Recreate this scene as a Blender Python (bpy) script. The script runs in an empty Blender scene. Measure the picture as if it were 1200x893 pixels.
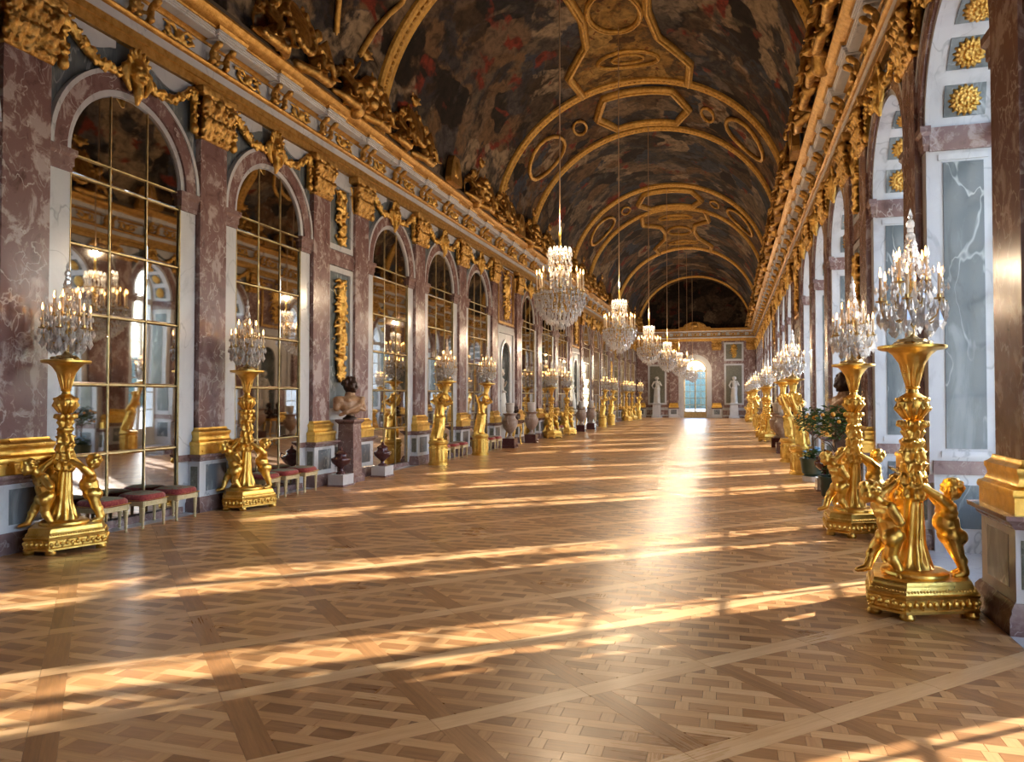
import bpy, bmesh, math, random
from mathutils import Vector, Matrix
random.seed(7)
PI = math.pi
R = math.radians
sc = bpy.context.scene
COL = sc.collection

# ------------------------------------------------------------------ camera
cam_d = bpy.data.cameras.new('camera')
cam_d.lens = 26.34; cam_d.sensor_width = 36.0; cam_d.clip_end = 400
cam = bpy.data.objects.new('camera', cam_d); COL.objects.link(cam)
cam.location = (2.96, 0.0, 1.795)
cam.rotation_euler = (R(90) + 0.022, 0, 0.2831)
sc.camera = cam

# ------------------------------------------------------------------ sky, sun, exposure
w = bpy.data.worlds.new('sky'); sc.world = w; w.use_nodes = True
wn = w.node_tree.nodes; wl = w.node_tree.links
sky = wn.new('ShaderNodeTexSky'); sky.sky_type = 'NISHITA'
sky.sun_disc = False; sky.sun_elevation = R(26); sky.sun_rotation = R(54)
sky.air_density = 1.0; sky.dust_density = 0.7; sky.ozone_density = 2.0
wn['Background'].inputs[1].default_value = 0.325
wl.new(sky.outputs[0], wn['Background'].inputs[0])

sun_d = bpy.data.lights.new('sun', 'SUN'); sun_d.energy = 3.8; sun_d.angle = R(0.8)
sun_d.color = (1.0, 0.97, 0.93)
sun = bpy.data.objects.new('sun', sun_d); COL.objects.link(sun)
to_sun = Vector((0.81, 0.60, math.tan(R(25.5)) * 1.0)).normalized()
sun.rotation_euler = to_sun.to_track_quat('Z', 'Y').to_euler()
sun.location = (30, 30, 30)

sc.view_settings.view_transform = 'Standard'
sc.view_settings.look = 'None'
sc.view_settings.gamma = 1.0
sc.view_settings.use_curve_mapping = False
sc.view_settings.exposure = 2.4
sc.cycles.max_bounces = 10
sc.cycles.diffuse_bounces = 5
sc.cycles.glossy_bounces = 5
sc.cycles.transparent_max_bounces = 16
sc.cycles.caustics_reflective = False
sc.cycles.caustics_refractive = False
sc.cycles.sample_clamp_indirect = 6.0
sc.cycles.blur_glossy = 0.5

# ------------------------------------------------------------------ materials
M = {}
class NB:
    def __init__(s, name):
        m = bpy.data.materials.new(name); m.use_nodes = True
        s.m = m; s.n = m.node_tree.nodes; s.l = m.node_tree.links
        s.b = s.n['Principled BSDF']; M[name] = m
    def new(s, t, **k):
        x = s.n.new(t)
        for a, v in k.items(): setattr(x, a, v)
        return x
    def pos(s, scale=(1, 1, 1), rot=(0, 0, 0)):
        g = s.new('ShaderNodeNewGeometry'); mp = s.new('ShaderNodeMapping')
        mp.inputs['Scale'].default_value = scale; mp.inputs['Rotation'].default_value = rot
        s.l.new(g.outputs['Position'], mp.inputs['Vector']); return mp.outputs[0]
    def noise(s, vec, scale, detail=6, rough=.6, dist=0.0):
        x = s.new('ShaderNodeTexNoise')
        x.inputs['Scale'].default_value = scale; x.inputs['Detail'].default_value = detail
        x.inputs['Roughness'].default_value = rough; x.inputs['Distortion'].default_value = dist
        s.l.new(vec, x.inputs['Vector']); return x.outputs['Fac']
    def ramp(s, fac, stops, interp='LINEAR'):
        x = s.new('ShaderNodeValToRGB'); cr = x.color_ramp; cr.interpolation = interp
        while len(cr.elements) < len(stops): cr.elements.new(.5)
        for e, (p, c) in zip(cr.elements, stops):
            e.position = p; e.color = (*c, 1) if len(c) == 3 else c
        s.l.new(fac, x.inputs[0]); return x.outputs[0]
    def mix(s, fac, a, b, mode='MIX'):
        x = s.new('ShaderNodeMix', data_type='RGBA', blend_type=mode)
        for sock, v in ((x.inputs[0], fac), (x.inputs[6], a), (x.inputs[7], b)):
            if hasattr(v, 'is_linked'): s.l.new(v, sock)
            else: sock.default_value = v if isinstance(v, float) else (*v, 1)
        return x.outputs[2]
    def math(s, op, a, b=0.0):
        x = s.new('ShaderNodeMath', operation=op)
        for sock, v in ((x.inputs[0], a), (x.inputs[1], b)):
            if hasattr(v, 'is_linked'): s.l.new(v, sock)
            else: sock.default_value = v
        return x.outputs[0]
    def bump(s, h, strength=.3, dist=.02):
        x = s.new('ShaderNodeBump'); x.inputs['Strength'].default_value = strength
        x.inputs['Distance'].default_value = dist
        s.l.new(h, x.inputs['Height']); s.l.new(x.outputs[0], s.b.inputs['Normal'])
    def set(s, col=None, rough=None, metal=None, **k):
        if col is not None:
            if hasattr(col, 'is_linked'): s.l.new(col, s.b.inputs['Base Color'])
            else: s.b.inputs['Base Color'].default_value = (*col, 1)
        if rough is not None:
            if hasattr(rough, 'is_linked'): s.l.new(rough, s.b.inputs['Roughness'])
            else: s.b.inputs['Roughness'].default_value = rough
        if metal is not None: s.b.inputs['Metallic'].default_value = metal
        for a, v in k.items(): s.b.inputs[a].default_value = v

def marble(name, lo, mid, hi, vein, scale, rough=.22, vs=1.4, veinw=.02, stretch=(1, 1, 1), rot=(0, 0, 0), amt=1.0, dist=.5, soft=1.0):
    b = NB(name); p = b.pos(stretch, rot)
    n = b.noise(p, scale, 9, .66, dist)
    c = b.ramp(n, [(.30, lo), (.45, mid), (.53, mid), (.56 + .12 * soft, hi)])
    n2 = b.noise(p, scale * vs * .6, 3, .45, .35)
    v = b.math('ABSOLUTE', b.math('SUBTRACT', n2, .5))
    f = b.ramp(v, [(0, (1, 1, 1)), (veinw, (0, 0, 0))])
    k = b.ramp(b.noise(p, scale * .9, 4, .6), [(.42, (0, 0, 0)), (.58, (amt,) * 3)])
    b.set(b.mix(b.mix(1.0, f, k, 'MULTIPLY'), c, vein), rough); return b
marble('marble_red', (.10, .052, .05), (.215, .125, .118), (.42, .335, .32), (.52, .45, .43), 3.4, .2, 2.6, .022, (1, 1, .75), (.4, .2, 0), 1.0, .5, .35)
marble('marble_mauve', (.12, .068, .065), (.23, .145, .138), (.34, .26, .245), (.46, .39, .38), 6.0, .22, 1.6, .02)
marble('marble_white', (.42, .42, .445), (.57, .575, .60), (.65, .655, .67), (.30, .31, .34), 1.5, .18, 2.2, .012, (1, 1, .6), (.6, .3, .2), .8)
marble('marble_green', (.07, .088, .095), (.135, .16, .172), (.24, .27, .28), (.46, .49, .49), 2.2, .14, 2.4, .016, (1, 1, .35), (.75, .35, 0), 1.0, .9, .6)
marble('marble_blue', (.07, .085, .10), (.15, .17, .19), (.30, .32, .33), (.5, .5, .5), 3.0, .15, 1.6, .015, (1, 1, .5), (.7, .2, 0))
marble('marble_olive', (.07, .07, .055), (.13, .13, .10), (.20, .20, .16), (.3, .29, .24), 12.0, .3, 1.5, .03)
marble('porphyry', (.035, .012, .016), (.085, .03, .034), (.13, .055, .055), (.2, .12, .11), 20.0, .12, 2, .01)
marble('stone_urn', (.20, .13, .10), (.33, .24, .19), (.45, .36, .30), (.5, .42, .36), 6.0, .4, 1.5, .02)
marble('stone_tan', (.20, .10, .05), (.36, .21, .115), (.48, .31, .19), (.5, .36, .25), 5.0, .35, 1.5, .02)
marble('statue_marble', (.50, .48, .45), (.58, .56, .53), (.64, .62, .60), (.5, .48, .46), 4.0, .35, 1.5, .01)
marble('gravel', (.22, .21, .18), (.28, .265, .235), (.33, .31, .28), (.28, .26, .23), 1.5, .9)

def gold(name, col, col2, rough, bs, bstr, metal=1.0):
    b = NB(name); p = b.pos()
    n = b.noise(p, 9, 4, .6); c = b.ramp(n, [(.35, col2), (.6, col)])
    b.set(c, b.ramp(b.noise(p, 14, 3), [(.3, (rough * .75,) * 3), (.7, (rough * 1.3,) * 3)]), metal)
    if bstr: b.bump(b.noise(p, bs, 3, .6, .4), bstr, .03)
gold('gold', (.84, .56, .15), (.66, .39, .08), .36, 30, .05)
gold('gold_relief', (.72, .45, .13), (.48, .26, .05), .38, 34, .5)
gold('gold_stucco', (.58, .35, .11), (.33, .175, .04), .45, 30, .5)
gold('gilt_cornice', (.52, .30, .085), (.36, .19, .042), .42, 40, .35, .85)
gold('gilt_frame', (.66, .38, .085), (.46, .24, .045), .5, 34, .4, .45)
gold('gilt_bar', (.50, .40, .22), (.38, .28, .13), .45, 20, .05)
gold('brass', (.62, .44, .20), (.45, .30, .1), .3, 20, .1)

b = NB('mirror'); p = b.pos(); n = b.noise(p, 1.3, 4)
b.set(b.ramp(n, [(.3, (.50, .49, .47)), (.7, (.62, .60, .575))]), .025, 1.0)
b.bump(b.noise(p, 1.1, 2, .4), .02, .05)

b = NB('window_glass'); tr = b.new('ShaderNodeBsdfTransparent'); gl = b.new('ShaderNodeBsdfGlossy'); mx = b.new('ShaderNodeMixShader')
tr.inputs[0].default_value = (.97, .98, .98, 1); gl.inputs['Roughness'].default_value = .02; mx.inputs[0].default_value = .07
b.l.new(tr.outputs[0], mx.inputs[1]); b.l.new(gl.outputs[0], mx.inputs[2]); b.l.new(mx.outputs[0], b.n['Material Output'].inputs[0])

b = NB('crystal'); tr = b.new('ShaderNodeBsdfTransparent'); gl = b.new('ShaderNodeBsdfGlossy'); mx = b.new('ShaderNodeMixShader')
df = b.new('ShaderNodeBsdfTranslucent'); d2 = b.new('ShaderNodeBsdfDiffuse'); m2 = b.new('ShaderNodeMixShader'); m3 = b.new('ShaderNodeMixShader')
gl.inputs['Roughness'].default_value = .06; gl.inputs[0].default_value = (.95, .95, .97, 1); df.inputs[0].default_value = (.96, .95, .94, 1)
d2.inputs[0].default_value = (.95, .94, .94, 1); m3.inputs[0].default_value = .5
b.l.new(df.outputs[0], m3.inputs[1]); b.l.new(d2.outputs[0], m3.inputs[2])
m2.inputs[0].default_value = .80; b.l.new(tr.outputs[0], m2.inputs[1]); b.l.new(m3.outputs[0], m2.inputs[2])
mx.inputs[0].default_value = .26; b.l.new(m2.outputs[0], mx.inputs[1]); b.l.new(gl.outputs[0], mx.inputs[2])
b.l.new(mx.outputs[0], b.n['Material Output'].inputs[0])

b = NB('flame'); b.set((1, .6, .25), .5)
b.b.inputs['Emission Color'].default_value = (1.0, .47, .13, 1); b.b.inputs['Emission Strength'].default_value = 3.2
b.m.cycles.emission_sampling = 'NONE'
b = NB('candle_wax'); b.set((.80, .62, .40), .5); b.b.inputs['Subsurface Weight'].default_value = 0.0
b = NB('bronze_dark'); b.set((.05, .028, .022), .3, .6)
b = NB('iron_dark'); b.set((.03, .027, .025), .4, .5)
b = NB('cord'); b.set((.55, .36, .20), .6)
b = NB('paint_cream'); p = b.pos(); b.set(b.ramp(b.noise(p, 20, 4), [(.3, (.52, .40, .20)), (.7, (.68, .55, .30))]), .45)
b = NB('velvet_red'); p = b.pos(); b.set(b.ramp(b.noise(p, 28, 3), [(.35, (.22, .018, .02)), (.55, (.34, .035, .03)), (.75, (.46, .16, .08))]), .8, **{'Sheen Weight': .4})
b = NB('tapestry'); p = b.pos(); b.set(b.ramp(b.noise(p, 16, 5, .7, 1), [(.3, (.14, .19, .14)), (.5, (.28, .27, .19)), (.62, (.30, .10, .07)), (.75, (.40, .36, .26))]), .9)
b = NB('leaf'); p = b.pos(); b.set(b.ramp(b.noise(p, 7, 2), [(.3, (.02, .06, .015)), (.7, (.07, .15, .035))]), .5)
b = NB('bark'); b.set((.10, .06, .035), .9)
b = NB('flower_blue'); b.set((.18, .33, .48), .6)
b = NB('fruit'); b.set((.75, .33, .03), .5)
b = NB('tub_green'); b.set((.03, .06, .05), .35)
b = NB('window_paint'); b.set((.66, .63, .57), .45)
b = NB('hedge'); p = b.pos(); b.set(b.ramp(b.noise(p, 2.5, 6), [(.3, (.10, .14, .12)), (.7, (.20, .25, .20))]), .9)  # greyed green, with distance haze mixed into the leaf colour
b = NB('joint_dark'); b.set((.06, .03, .015), .7)
b = NB('ceiling_plaster'); b.set((.10, .07, .045), .8)

# oak parquet: tone and grain direction come with each piece
b = NB('oak'); at = b.new('ShaderNodeAttribute', attribute_name='tone'); sep = b.new('ShaderNodeSeparateColor')
b.l.new(at.outputs['Color'], sep.inputs[0])
g = b.new('ShaderNodeNewGeometry'); vr = b.new('ShaderNodeVectorRotate', rotation_type='Z_AXIS')
b.l.new(g.outputs['Position'], vr.inputs['Vector'])
b.l.new(b.math('MULTIPLY', sep.outputs[1], -PI), vr.inputs['Angle'])
mp = b.new('ShaderNodeMapping'); mp.inputs['Scale'].default_value = (3, 55, 1); b.l.new(vr.outputs[0], mp.inputs[0])
gr = b.noise(mp.outputs[0], 1.0, 5, .65)
mp2 = b.new('ShaderNodeMapping'); mp2.inputs['Scale'].default_value = (1, 7, 1); b.l.new(vr.outputs[0], mp2.inputs[0])
gr2 = b.noise(mp2.outputs[0], 2.0, 4, .6, .8)
tone = b.math('ADD', sep.outputs[0], b.math('ADD', b.math('MULTIPLY', b.math('SUBTRACT', gr, .5), .5), b.math('MULTIPLY', b.math('SUBTRACT', gr2, .5), .4)))
c = b.ramp(tone, [(0, (.22, .092, .030)), (.35, (.44, .205, .074)), (.65, (.62, .325, .130)), (1, (.78, .48, .225))])
wear = b.noise(b.pos(), .9, 5, .6)
b.set(c, b.ramp(b.math('ADD', b.math('MULTIPLY', wear, .7), b.math('MULTIPLY', gr, .3)), [(.3, (.24,) * 3), (.7, (.40,) * 3)]))
b.b.inputs['Specular IOR Level'].default_value = .38
b.bump(gr, .06, .004)

# generic dim allegory-like paint: clouds, drapery and architecture tones, no real picture
def painting(name, stops, s1, figs, fs=1.1, lo=.43, hi=.50):
    b = NB(name); p = b.pos((1, .75, 1))
    c = b.ramp(b.noise(p, s1, 8, .6, .7), stops)
    # loose patches of drapery, flesh and shadow, gathered in clusters
    wn_ = b.new('ShaderNodeTexNoise'); wn_.inputs['Scale'].default_value = 1.6; wn_.inputs['Detail'].default_value = 4; b.l.new(p, wn_.inputs['Vector'])
    ad = b.new('ShaderNodeMix', data_type='VECTOR'); ad.inputs[0].default_value = .45; b.l.new(p, ad.inputs[4]); b.l.new(wn_.outputs['Color'], ad.inputs[5])
    vo = b.new('ShaderNodeTexVoronoi', feature='SMOOTH_F1'); vo.inputs['Scale'].default_value = fs * 1.5; vo.inputs['Smoothness'].default_value = .25; b.l.new(ad.outputs[1], vo.inputs['Vector'])
    sp = b.new('ShaderNodeSeparateColor'); b.l.new(vo.outputs['Color'], sp.inputs[0])
    k_ = [b.ramp(sp.outputs[q], [(.35, (0, 0, 0)), (.65, (1, 1, 1))]) for q in range(3)]
    f = b.mix(k_[1], b.mix(k_[0], figs[0], figs[1]), b.mix(k_[2], figs[2], figs[3]))
    rd = b.ramp(b.noise(b.pos((1, .5, 1), (.2, .5, .4)), s1 * 2.4, 3, .5, .4), [(.60, (0, 0, 0)), (.66, (1, 1, 1))])
    f = b.mix(rd, f, figs[4])
    m = b.ramp(b.noise(b.pos((1, 1, 1), (.3, .7, .2)), s1 * 1.3, 5, .6, .5), [(lo, (0, 0, 0)), (hi, (1, 1, 1))])
    c = b.mix(m, c, f)
    sh = b.ramp(b.noise(p, 4.5, 5, .65, .6), [(.34, (.35,) * 3), (.60, (1.0,) * 3)])
    c = b.mix(1.0, c, sh, 'MULTIPLY')
    b.set(c, .75, **{'Specular IOR Level': .15}); b.bump(b.noise(p, 26, 4), .12, .01)
FIG = [(.016, .010, .007), (.14, .078, .036), (.040, .045, .060), (.27, .19, .115), (.17, .026, .013)]
painting('painting_sky', [(.32, (.012, .007, .004)), (.42, (.042, .024, .012)), (.48, (.030, .027, .030)), (.54, (.060, .047, .040)), (.62, (.12, .085, .052)), (.72, (.22, .155, .085))], .6, FIG)
painting('painting_brown', [(.30, (.03, .014, .007)), (.45, (.09, .042, .018)), (.55, (.145, .076, .03)), (.65, (.09, .062, .04)), (.78, (.22, .14, .06))], 1.1, FIG, 1.6, .44, .52)
painting('painting_dark', [(.35, (.008, .005, .004)), (.52, (.02, .013, .010)), (.66, (.05, .033, .02)), (.78, (.10, .07, .045))], .6, [(.008, .005, .004), (.05, .03, .018), (.02, .016, .015), (.10, .065, .04), (.06, .012, .008)], .9)
painting('painting_gilt', [(.30, (.09, .04, .009)), (.45, (.23, .115, .022)), (.58, (.33, .175, .04)), (.75, (.42, .25, .07))], 2.0, [(.09, .04, .01), (.30, .16, .035), (.14, .08, .03), (.38, .22, .06), (.16, .05, .01)], 2.2)

# ------------------------------------------------------------------ mesh helpers
class MB:
    def __init__(s): s.v = []; s.f = []; s.mi = []; s.cur = 0
    def add(s, vs, fs):
        o = len(s.v); s.v += [tuple(x) for x in vs]; s.f += [tuple(i + o for i in q) for q in fs]; return s
    def box(s, x0, x1, y0, y1, z0, z1, mat=None):
        vs = [Vector((x, y, z)) for x in (x0, x1) for y in (y0, y1) for z in (z0, z1)]
        if mat: vs = [mat @ q for q in vs]
        return s.add(vs, [(0, 1, 3, 2), (4, 6, 7, 5), (0, 4, 5, 1), (2, 3, 7, 6), (0, 2, 6, 4), (1, 5, 7, 3)])
    def rect_lathe(s, prof, w, d, y=0.0, x=0.0):
        """stack of rectangles against the wall: prof=(offset,z); half width w, depth d"""
        vs = []; fs = []
        for o, z in prof:
            vs += [(x, y - w - o, z), (x + d + o, y - w - o, z), (x + d + o, y + w + o, z), (x, y + w + o, z)]
        n = len(prof)
        for i in range(n - 1):
            for k in range(4):
                a = i * 4 + k; c = i * 4 + (k + 1) % 4
                fs.append((a, c, c + 4, a + 4))
        fs.append((3, 2, 1, 0)); q = (n - 1) * 4; fs.append((q, q + 1, q + 2, q + 3))
        return s.add(vs, fs)
    def lathe(s, prof, n=20, c=(0, 0, 0), sides=None, rot=0.0, cap=True):
        n = sides or n; vs = []; fs = []
        for r, z in prof:
            for k in range(n):
                a = 2 * PI * k / n + rot; vs.append((c[0] + r * math.cos(a), c[1] + r * math.sin(a), c[2] + z))
        m = len(prof)
        for i in range(m - 1):
            for k in range(n):
                k2 = (k + 1) % n; fs.append((i * n + k, i * n + k2, (i + 1) * n + k2, (i + 1) * n + k))
        if cap:
            fs.append(tuple(range(n - 1, -1, -1))); fs.append(tuple((m - 1) * n + k for k in range(n)))
        return s.add(vs, fs)
    def tube(s, pts, r, n=8, closed=False, cap=True):
        pts = [Vector(p) for p in pts]; m = len(pts); rs = r if isinstance(r, (list, tuple)) else [r] * m
        vs = []; fs = []; prev = None
        for i, p in enumerate(pts):
            if closed: t = pts[(i + 1) % m] - pts[i - 1]
            else: t = pts[min(i + 1, m - 1)] - pts[max(i - 1, 0)]
            if t.length < 1e-9: t = Vector((0, 0, 1))
            t.normalize()
            if prev is None:
                u = t.cross(Vector((0, 0, 1)))
                if u.length < .05: u = t.cross(Vector((0, 1, 0)))
            else: u = prev - t * prev.dot(t)
            u.normalize(); prev = u; w_ = t.cross(u)
            for k in range(n):
                a = 2 * PI * k / n; vs.append(p + (u * math.cos(a) + w_ * math.sin(a)) * rs[i])
        for i in range(m if closed else m - 1):
            j = (i + 1) % m
            for k in range(n):
                k2 = (k + 1) % n; fs.append((i * n + k, i * n + k2, j * n + k2, j * n + k))
        if cap and not closed:
            fs.append(tuple(range(n - 1, -1, -1))); fs.append(tuple((m - 1) * n + k for k in range(n)))
        return s.add(vs, fs)
    def ell(s, c, r, n=12, m=8, mat=None):
        r = r if isinstance(r, (tuple, list)) else (r, r, r); c = Vector(c); vs = []; fs = []
        for i in range(1, m):
            th = PI * i / m
            for k in range(n):
                a = 2 * PI * k / n
                q = Vector((r[0] * math.sin(th) * math.cos(a), r[1] * math.sin(th) * math.sin(a), r[2] * math.cos(th)))
                vs.append(c + (mat @ q if mat else q))
        top = Vector((0, 0, r[2])); bot = Vector((0, 0, -r[2]))
        vs += [c + (mat @ top if mat else top), c + (mat @ bot if mat else bot)]
        for i in range(m - 2):
            for k in range(n):
                k2 = (k + 1) % n; fs.append((i * n + k, (i + 1) * n + k, (i + 1) * n + k2, i * n + k2))
        T = len(vs) - 2
        for k in range(n):
            k2 = (k + 1) % n; fs.append((T, k, k2)); fs.append((T + 1, (m - 2) * n + k2, (m - 2) * n + k))
        return s.add(vs, fs)
    def cap(s, p0, p1, r0, r1=None, n=10):
        """tapered capsule"""
        r1 = r0 if r1 is None else r1; p0 = Vector(p0); p1 = Vector(p1); d = p1 - p0; L = d.length
        if L < 1e-6: return s.ell(p0, r0)
        t = d / L; pts = []; rs = []
        for k in range(4):
            a = PI / 2 * (1 - k / 3.5); pts.append(p0 - t * r0 * math.sin(a)); rs.append(max(r0 * math.cos(a), .001))
        for k in range(4):
            a = PI / 2 * ((k + .5) / 3.5); pts.append(p1 + t * r1 * math.sin(a)); rs.append(max(r1 * math.cos(a), .001))
        return s.tube(pts, rs, n)
    def chain(s, pts, rs, n=10):
        for i in range(len(pts) - 1): s.cap(pts[i], pts[i + 1], rs[i], rs[i + 1], n)
        return s
    def drop(s, c, r, h, k=4, rot=0.0):
        """faceted crystal pendant, top at c"""
        x, y, z = c; vs = [(x, y, z)]
        for i in range(k):
            a = 2 * PI * i / k + rot; vs.append((x + r * math.cos(a), y + r * math.sin(a), z - h * .62))
        vs.append((x, y, z - h)); fs = []
        for i in range(k):
            j = 1 + i; j2 = 1 + (i + 1) % k; fs += [(0, j, j2), (k + 1, j2, j)]
        return s.add(vs, fs)
    def poly_prism(s, poly, x0, x1):
        """polygon in (y,z) extruded along x from x0 to x1"""
        n = len(poly); vs = [(x0, y, z) for y, z in poly] + [(x1, y, z) for y, z in poly]
        fs = [tuple(range(n - 1, -1, -1)), tuple(range(n, 2 * n))] + [(i, (i + 1) % n, n + (i + 1) % n, n + i) for i in range(n)]
        return s.add(vs, fs)
    def mesh(s, name, mat, angle=35, flat=False):
        me = bpy.data.meshes.new(name); me.from_pydata(s.v, [], s.f); me.validate()
        bm = bmesh.new(); bm.from_mesh(me); bmesh.ops.recalc_face_normals(bm, faces=bm.faces); bm.to_mesh(me); bm.free()
        if not flat:
            me.shade_smooth()
            me.set_sharp_from_angle(angle=R(angle))
        for mm in (mat if isinstance(mat, (list, tuple)) else [mat]): me.materials.append(M[mm])
        return me
    def build(s, name, mat, parent=None, angle=35, flat=False):
        return place(name, s.mesh(name, mat, angle, flat), parent)

def place(name, me, parent=None, loc=None, rz=None, scale=None):
    o = bpy.data.objects.new(name, me); COL.objects.link(o)
    if parent is not None: o.parent = parent
    if loc is not None: o.location = loc
    if rz is not None: o.rotation_euler = (0, 0, rz)
    if scale is not None: o.scale = (scale,) * 3 if not isinstance(scale, tuple) else scale
    return o
def bake(mb, voxel, mat, name, smooth=2, ratio=None):
    """fuse the shapes of mb into one continuous skin"""
    me = bpy.data.meshes.new(name); me.from_pydata(mb.v, [], mb.f)
    o = bpy.data.objects.new('tmp', me); COL.objects.link(o)
    r = o.modifiers.new('r', 'REMESH'); r.mode = 'VOXEL'; r.voxel_size = voxel
    if smooth:
        q = o.modifiers.new('s', 'SMOOTH'); q.factor = .5; q.iterations = smooth
    if ratio:
        q = o.modifiers.new('d', 'DECIMATE'); q.ratio = ratio
    dg = bpy.context.evaluated_depsgraph_get(); dg.update()
    out = bpy.data.meshes.new_from_object(o.evaluated_get(dg)); out.name = name
    bpy.data.objects.remove(o); bpy.data.meshes.remove(me)
    out.materials.clear(); out.materials.append(M[mat]); out.shade_smooth()
    return out
def empty(name, loc=(0, 0, 0), rz=0.0, parent=None):
    o = bpy.data.objects.new(name, None); COL.objects.link(o); o.location = loc; o.rotation_euler = (0, 0, rz)
    o.empty_display_size = .2
    if parent is not None: o.parent = parent
    return o
def tag(o, label, cat, group=None):
    o['label'] = label; o['category'] = cat
    if group: o['group'] = group
    return o
def struct(o): o['kind'] = 'structure'; return o
def stuff(o): o['kind'] = 'stuff'; return o
KIDS = {}
def copy_tree(o, parent=None):
    c = o.copy(); COL.objects.link(c); c.parent = parent
    for ch in o.children: copy_tree(ch, c)
    return c
CH_W = 85.0
# ------------------------------------------------------------------ layout of the hall
B = 3.3847; TR = 1.763; NI = 3.19
XW = 5.245; Y0 = -0.55; Y1 = 68.2
PIL = []; ARC = []; TRO = []; NIC = []
y = 0.185
for g, sep in ((4, TR), (3, NI), (3, NI), (3, TR), (4, None)):
    for k in range(g):
        PIL.append(y); ARC.append(y + B / 2); y += B
    PIL.append(y)
    if sep == TR: TRO.append(y + TR / 2)
    if sep == NI: NIC.append(y + NI / 2)
    if sep: y += sep
SPR = 5.0; RM = 1.01; RW = 1.16; ARCH_TOP = 6.75
WT = 0.74          # depth of the window reveals

# ------------------------------------------------------------------ floor: stone strip, joint bed, parquet
floor = struct(MB().box(-XW - .6, XW + 2.4, Y0 - .3, Y1 + 3.5, -.25, -.012).build('floor', 'joint_dark'))
for sx in (-1, 1):
    for k in range(16):
        ya = Y0 + k * (Y1 - Y0) / 16; yb = ya + (Y1 - Y0) / 16 - .004
        x0, x1 = (4.97, XW + (1.6 if sx > 0 else .05))
        m = MB().box(min(sx * x0, sx * x1), max(sx * x0, sx * x1), ya, yb, -.012, .0)
        m.build('border_slab', 'marble_white', floor)

D = .69; HB = .076   # half diagonal of a panel, half width of the frame boards
def clip(poly, nx, ny, d):
    out = []
    for i in range(len(poly)):
        a = poly[i]; c = poly[(i + 1) % len(poly)]
        da = a[0] * nx + a[1] * ny - d; dc = c[0] * nx + c[1] * ny - d
        if da <= 0: out.append(a)
        if (da < 0 < dc) or (dc < 0 < da):
            t = da / (da - dc); out.append((a[0] + t * (c[0] - a[0]), a[1] + t * (c[1] - a[1])))
    return out
def area(p):
    return abs(sum(p[i][0] * p[(i + 1) % len(p)][1] - p[(i + 1) % len(p)][0] * p[i][1] for i in range(len(p)))) / 2
def shrink(p, e=.0011):
    cx = sum(q[0] for q in p) / len(p); cy = sum(q[1] for q in p) / len(p); out = []
    for q in p:
        dx, dy = q[0] - cx, q[1] - cy; L = math.hypot(dx, dy) or 1
        out.append((q[0] - dx / L * e * 1.4, q[1] - dy / L * e * 1.4))
    return out
tmpl = []            # (polygon, grain angle 0..1 of pi, base tone)
s2 = math.sqrt(.5); lim = D - HB / s2
rows = 5; pitch = .205; sw = .088
def addp(rect, ang, tone):
    p = rect
    for nx, ny in ((s2, s2), (s2, -s2), (-s2, s2), (-s2, -s2)): p = clip(p, nx, ny, lim * s2)
    if len(p) >= 3 and area(p) > .0006: tmpl.append((shrink(p), ang, tone))
for k in range(-3, 4):
    yc = k * pitch
    addp([(-.7, yc - sw / 2), (0 if k % 2 else -.16, yc - sw / 2), (0 if k % 2 else -.16, yc + sw / 2), (-.7, yc + sw / 2)], 0, .56)
    addp([(0 if k % 2 else -.16, yc - sw / 2), (.7, yc - sw / 2), (.7, yc + sw / 2), (0 if k % 2 else -.16, yc + sw / 2)], 0, .66)
    g0, g1 = yc + sw / 2, yc + pitch - sw / 2; px = .30; off = .15 if k % 2 else 0
    for j in range(-3, 4):
        xc = j * px + off
        addp([(xc - .04, g0), (xc + .04, g0), (xc + .04, g1), (xc - .04, g1)], .5, .55)
        addp([(xc + .04, g0), (xc + px - .04, g0), (xc + px - .04, g1), (xc + .04, g1)], 0, .27)
def board(c, d, tone, ang, short):
    """frame board from crossing c along unit d, two staves"""
    L = D / s2; n = (-d[1], d[0]); a0, a1 = (HB, L - HB) if short else (-HB, L + HB * -1)
    out = []
    for e0, e1 in ((-HB, 0), (0, HB)):
        q = [(c[0] + d[0] * a + n[0] * e, c[1] + d[1] * a + n[1] * e) for a, e in ((a0, e0), (a1, e0), (a1, e1), (a0, e1))]
        out.append((shrink(q), ang, tone))
    return out
pieces = []
XB = 4.965
nx_ = int(XB / D) + 2; ny_ = int((Y1 - Y0) / D) + 3
for i in range(-nx_, nx_ + 1):
    for j in range(-2, ny_ + 1):
        cx, cy = .07 + i * D, 5.30 + (j - 8) * D
        if (i + j) % 2 == 0:
            pt = random.uniform(-.10, .10)
            for q in board((cx, cy), (s2, s2), .80, .25, False) + board((cx, cy), (-s2, s2), .24, .75, True):  # one direction lighter, the other darker: grain sheen added to the wood tone
                pieces.append((q[0], q[1], q[2] + pt * .6 + random.uniform(-.08, .08)))
        else:
            pt = random.uniform(-.07, .07)
            for p, a, t in tmpl:
                pieces.append(([(x + cx, yy + cy) for x, yy in p], a, t + pt + random.uniform(-.13, .13)))
cl = []
for p, a, t in pieces:
    xs = [q[0] for q in p]; ys = [q[1] for q in p]
    if min(xs) < -XB or max(xs) > XB or min(ys) < Y0 or max(ys) > Y1:
        for nx, ny, d in ((1, 0, XB), (-1, 0, XB), (0, 1, Y1), (0, -1, -Y0)):
            p = clip(p, nx, ny, d)
            if len(p) < 3: break
        if len(p) < 3 or area(p) < .0005: continue
    cl.append((p, a, t))
cf, sf = math.cos(.2831), math.sin(.2831)
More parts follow.
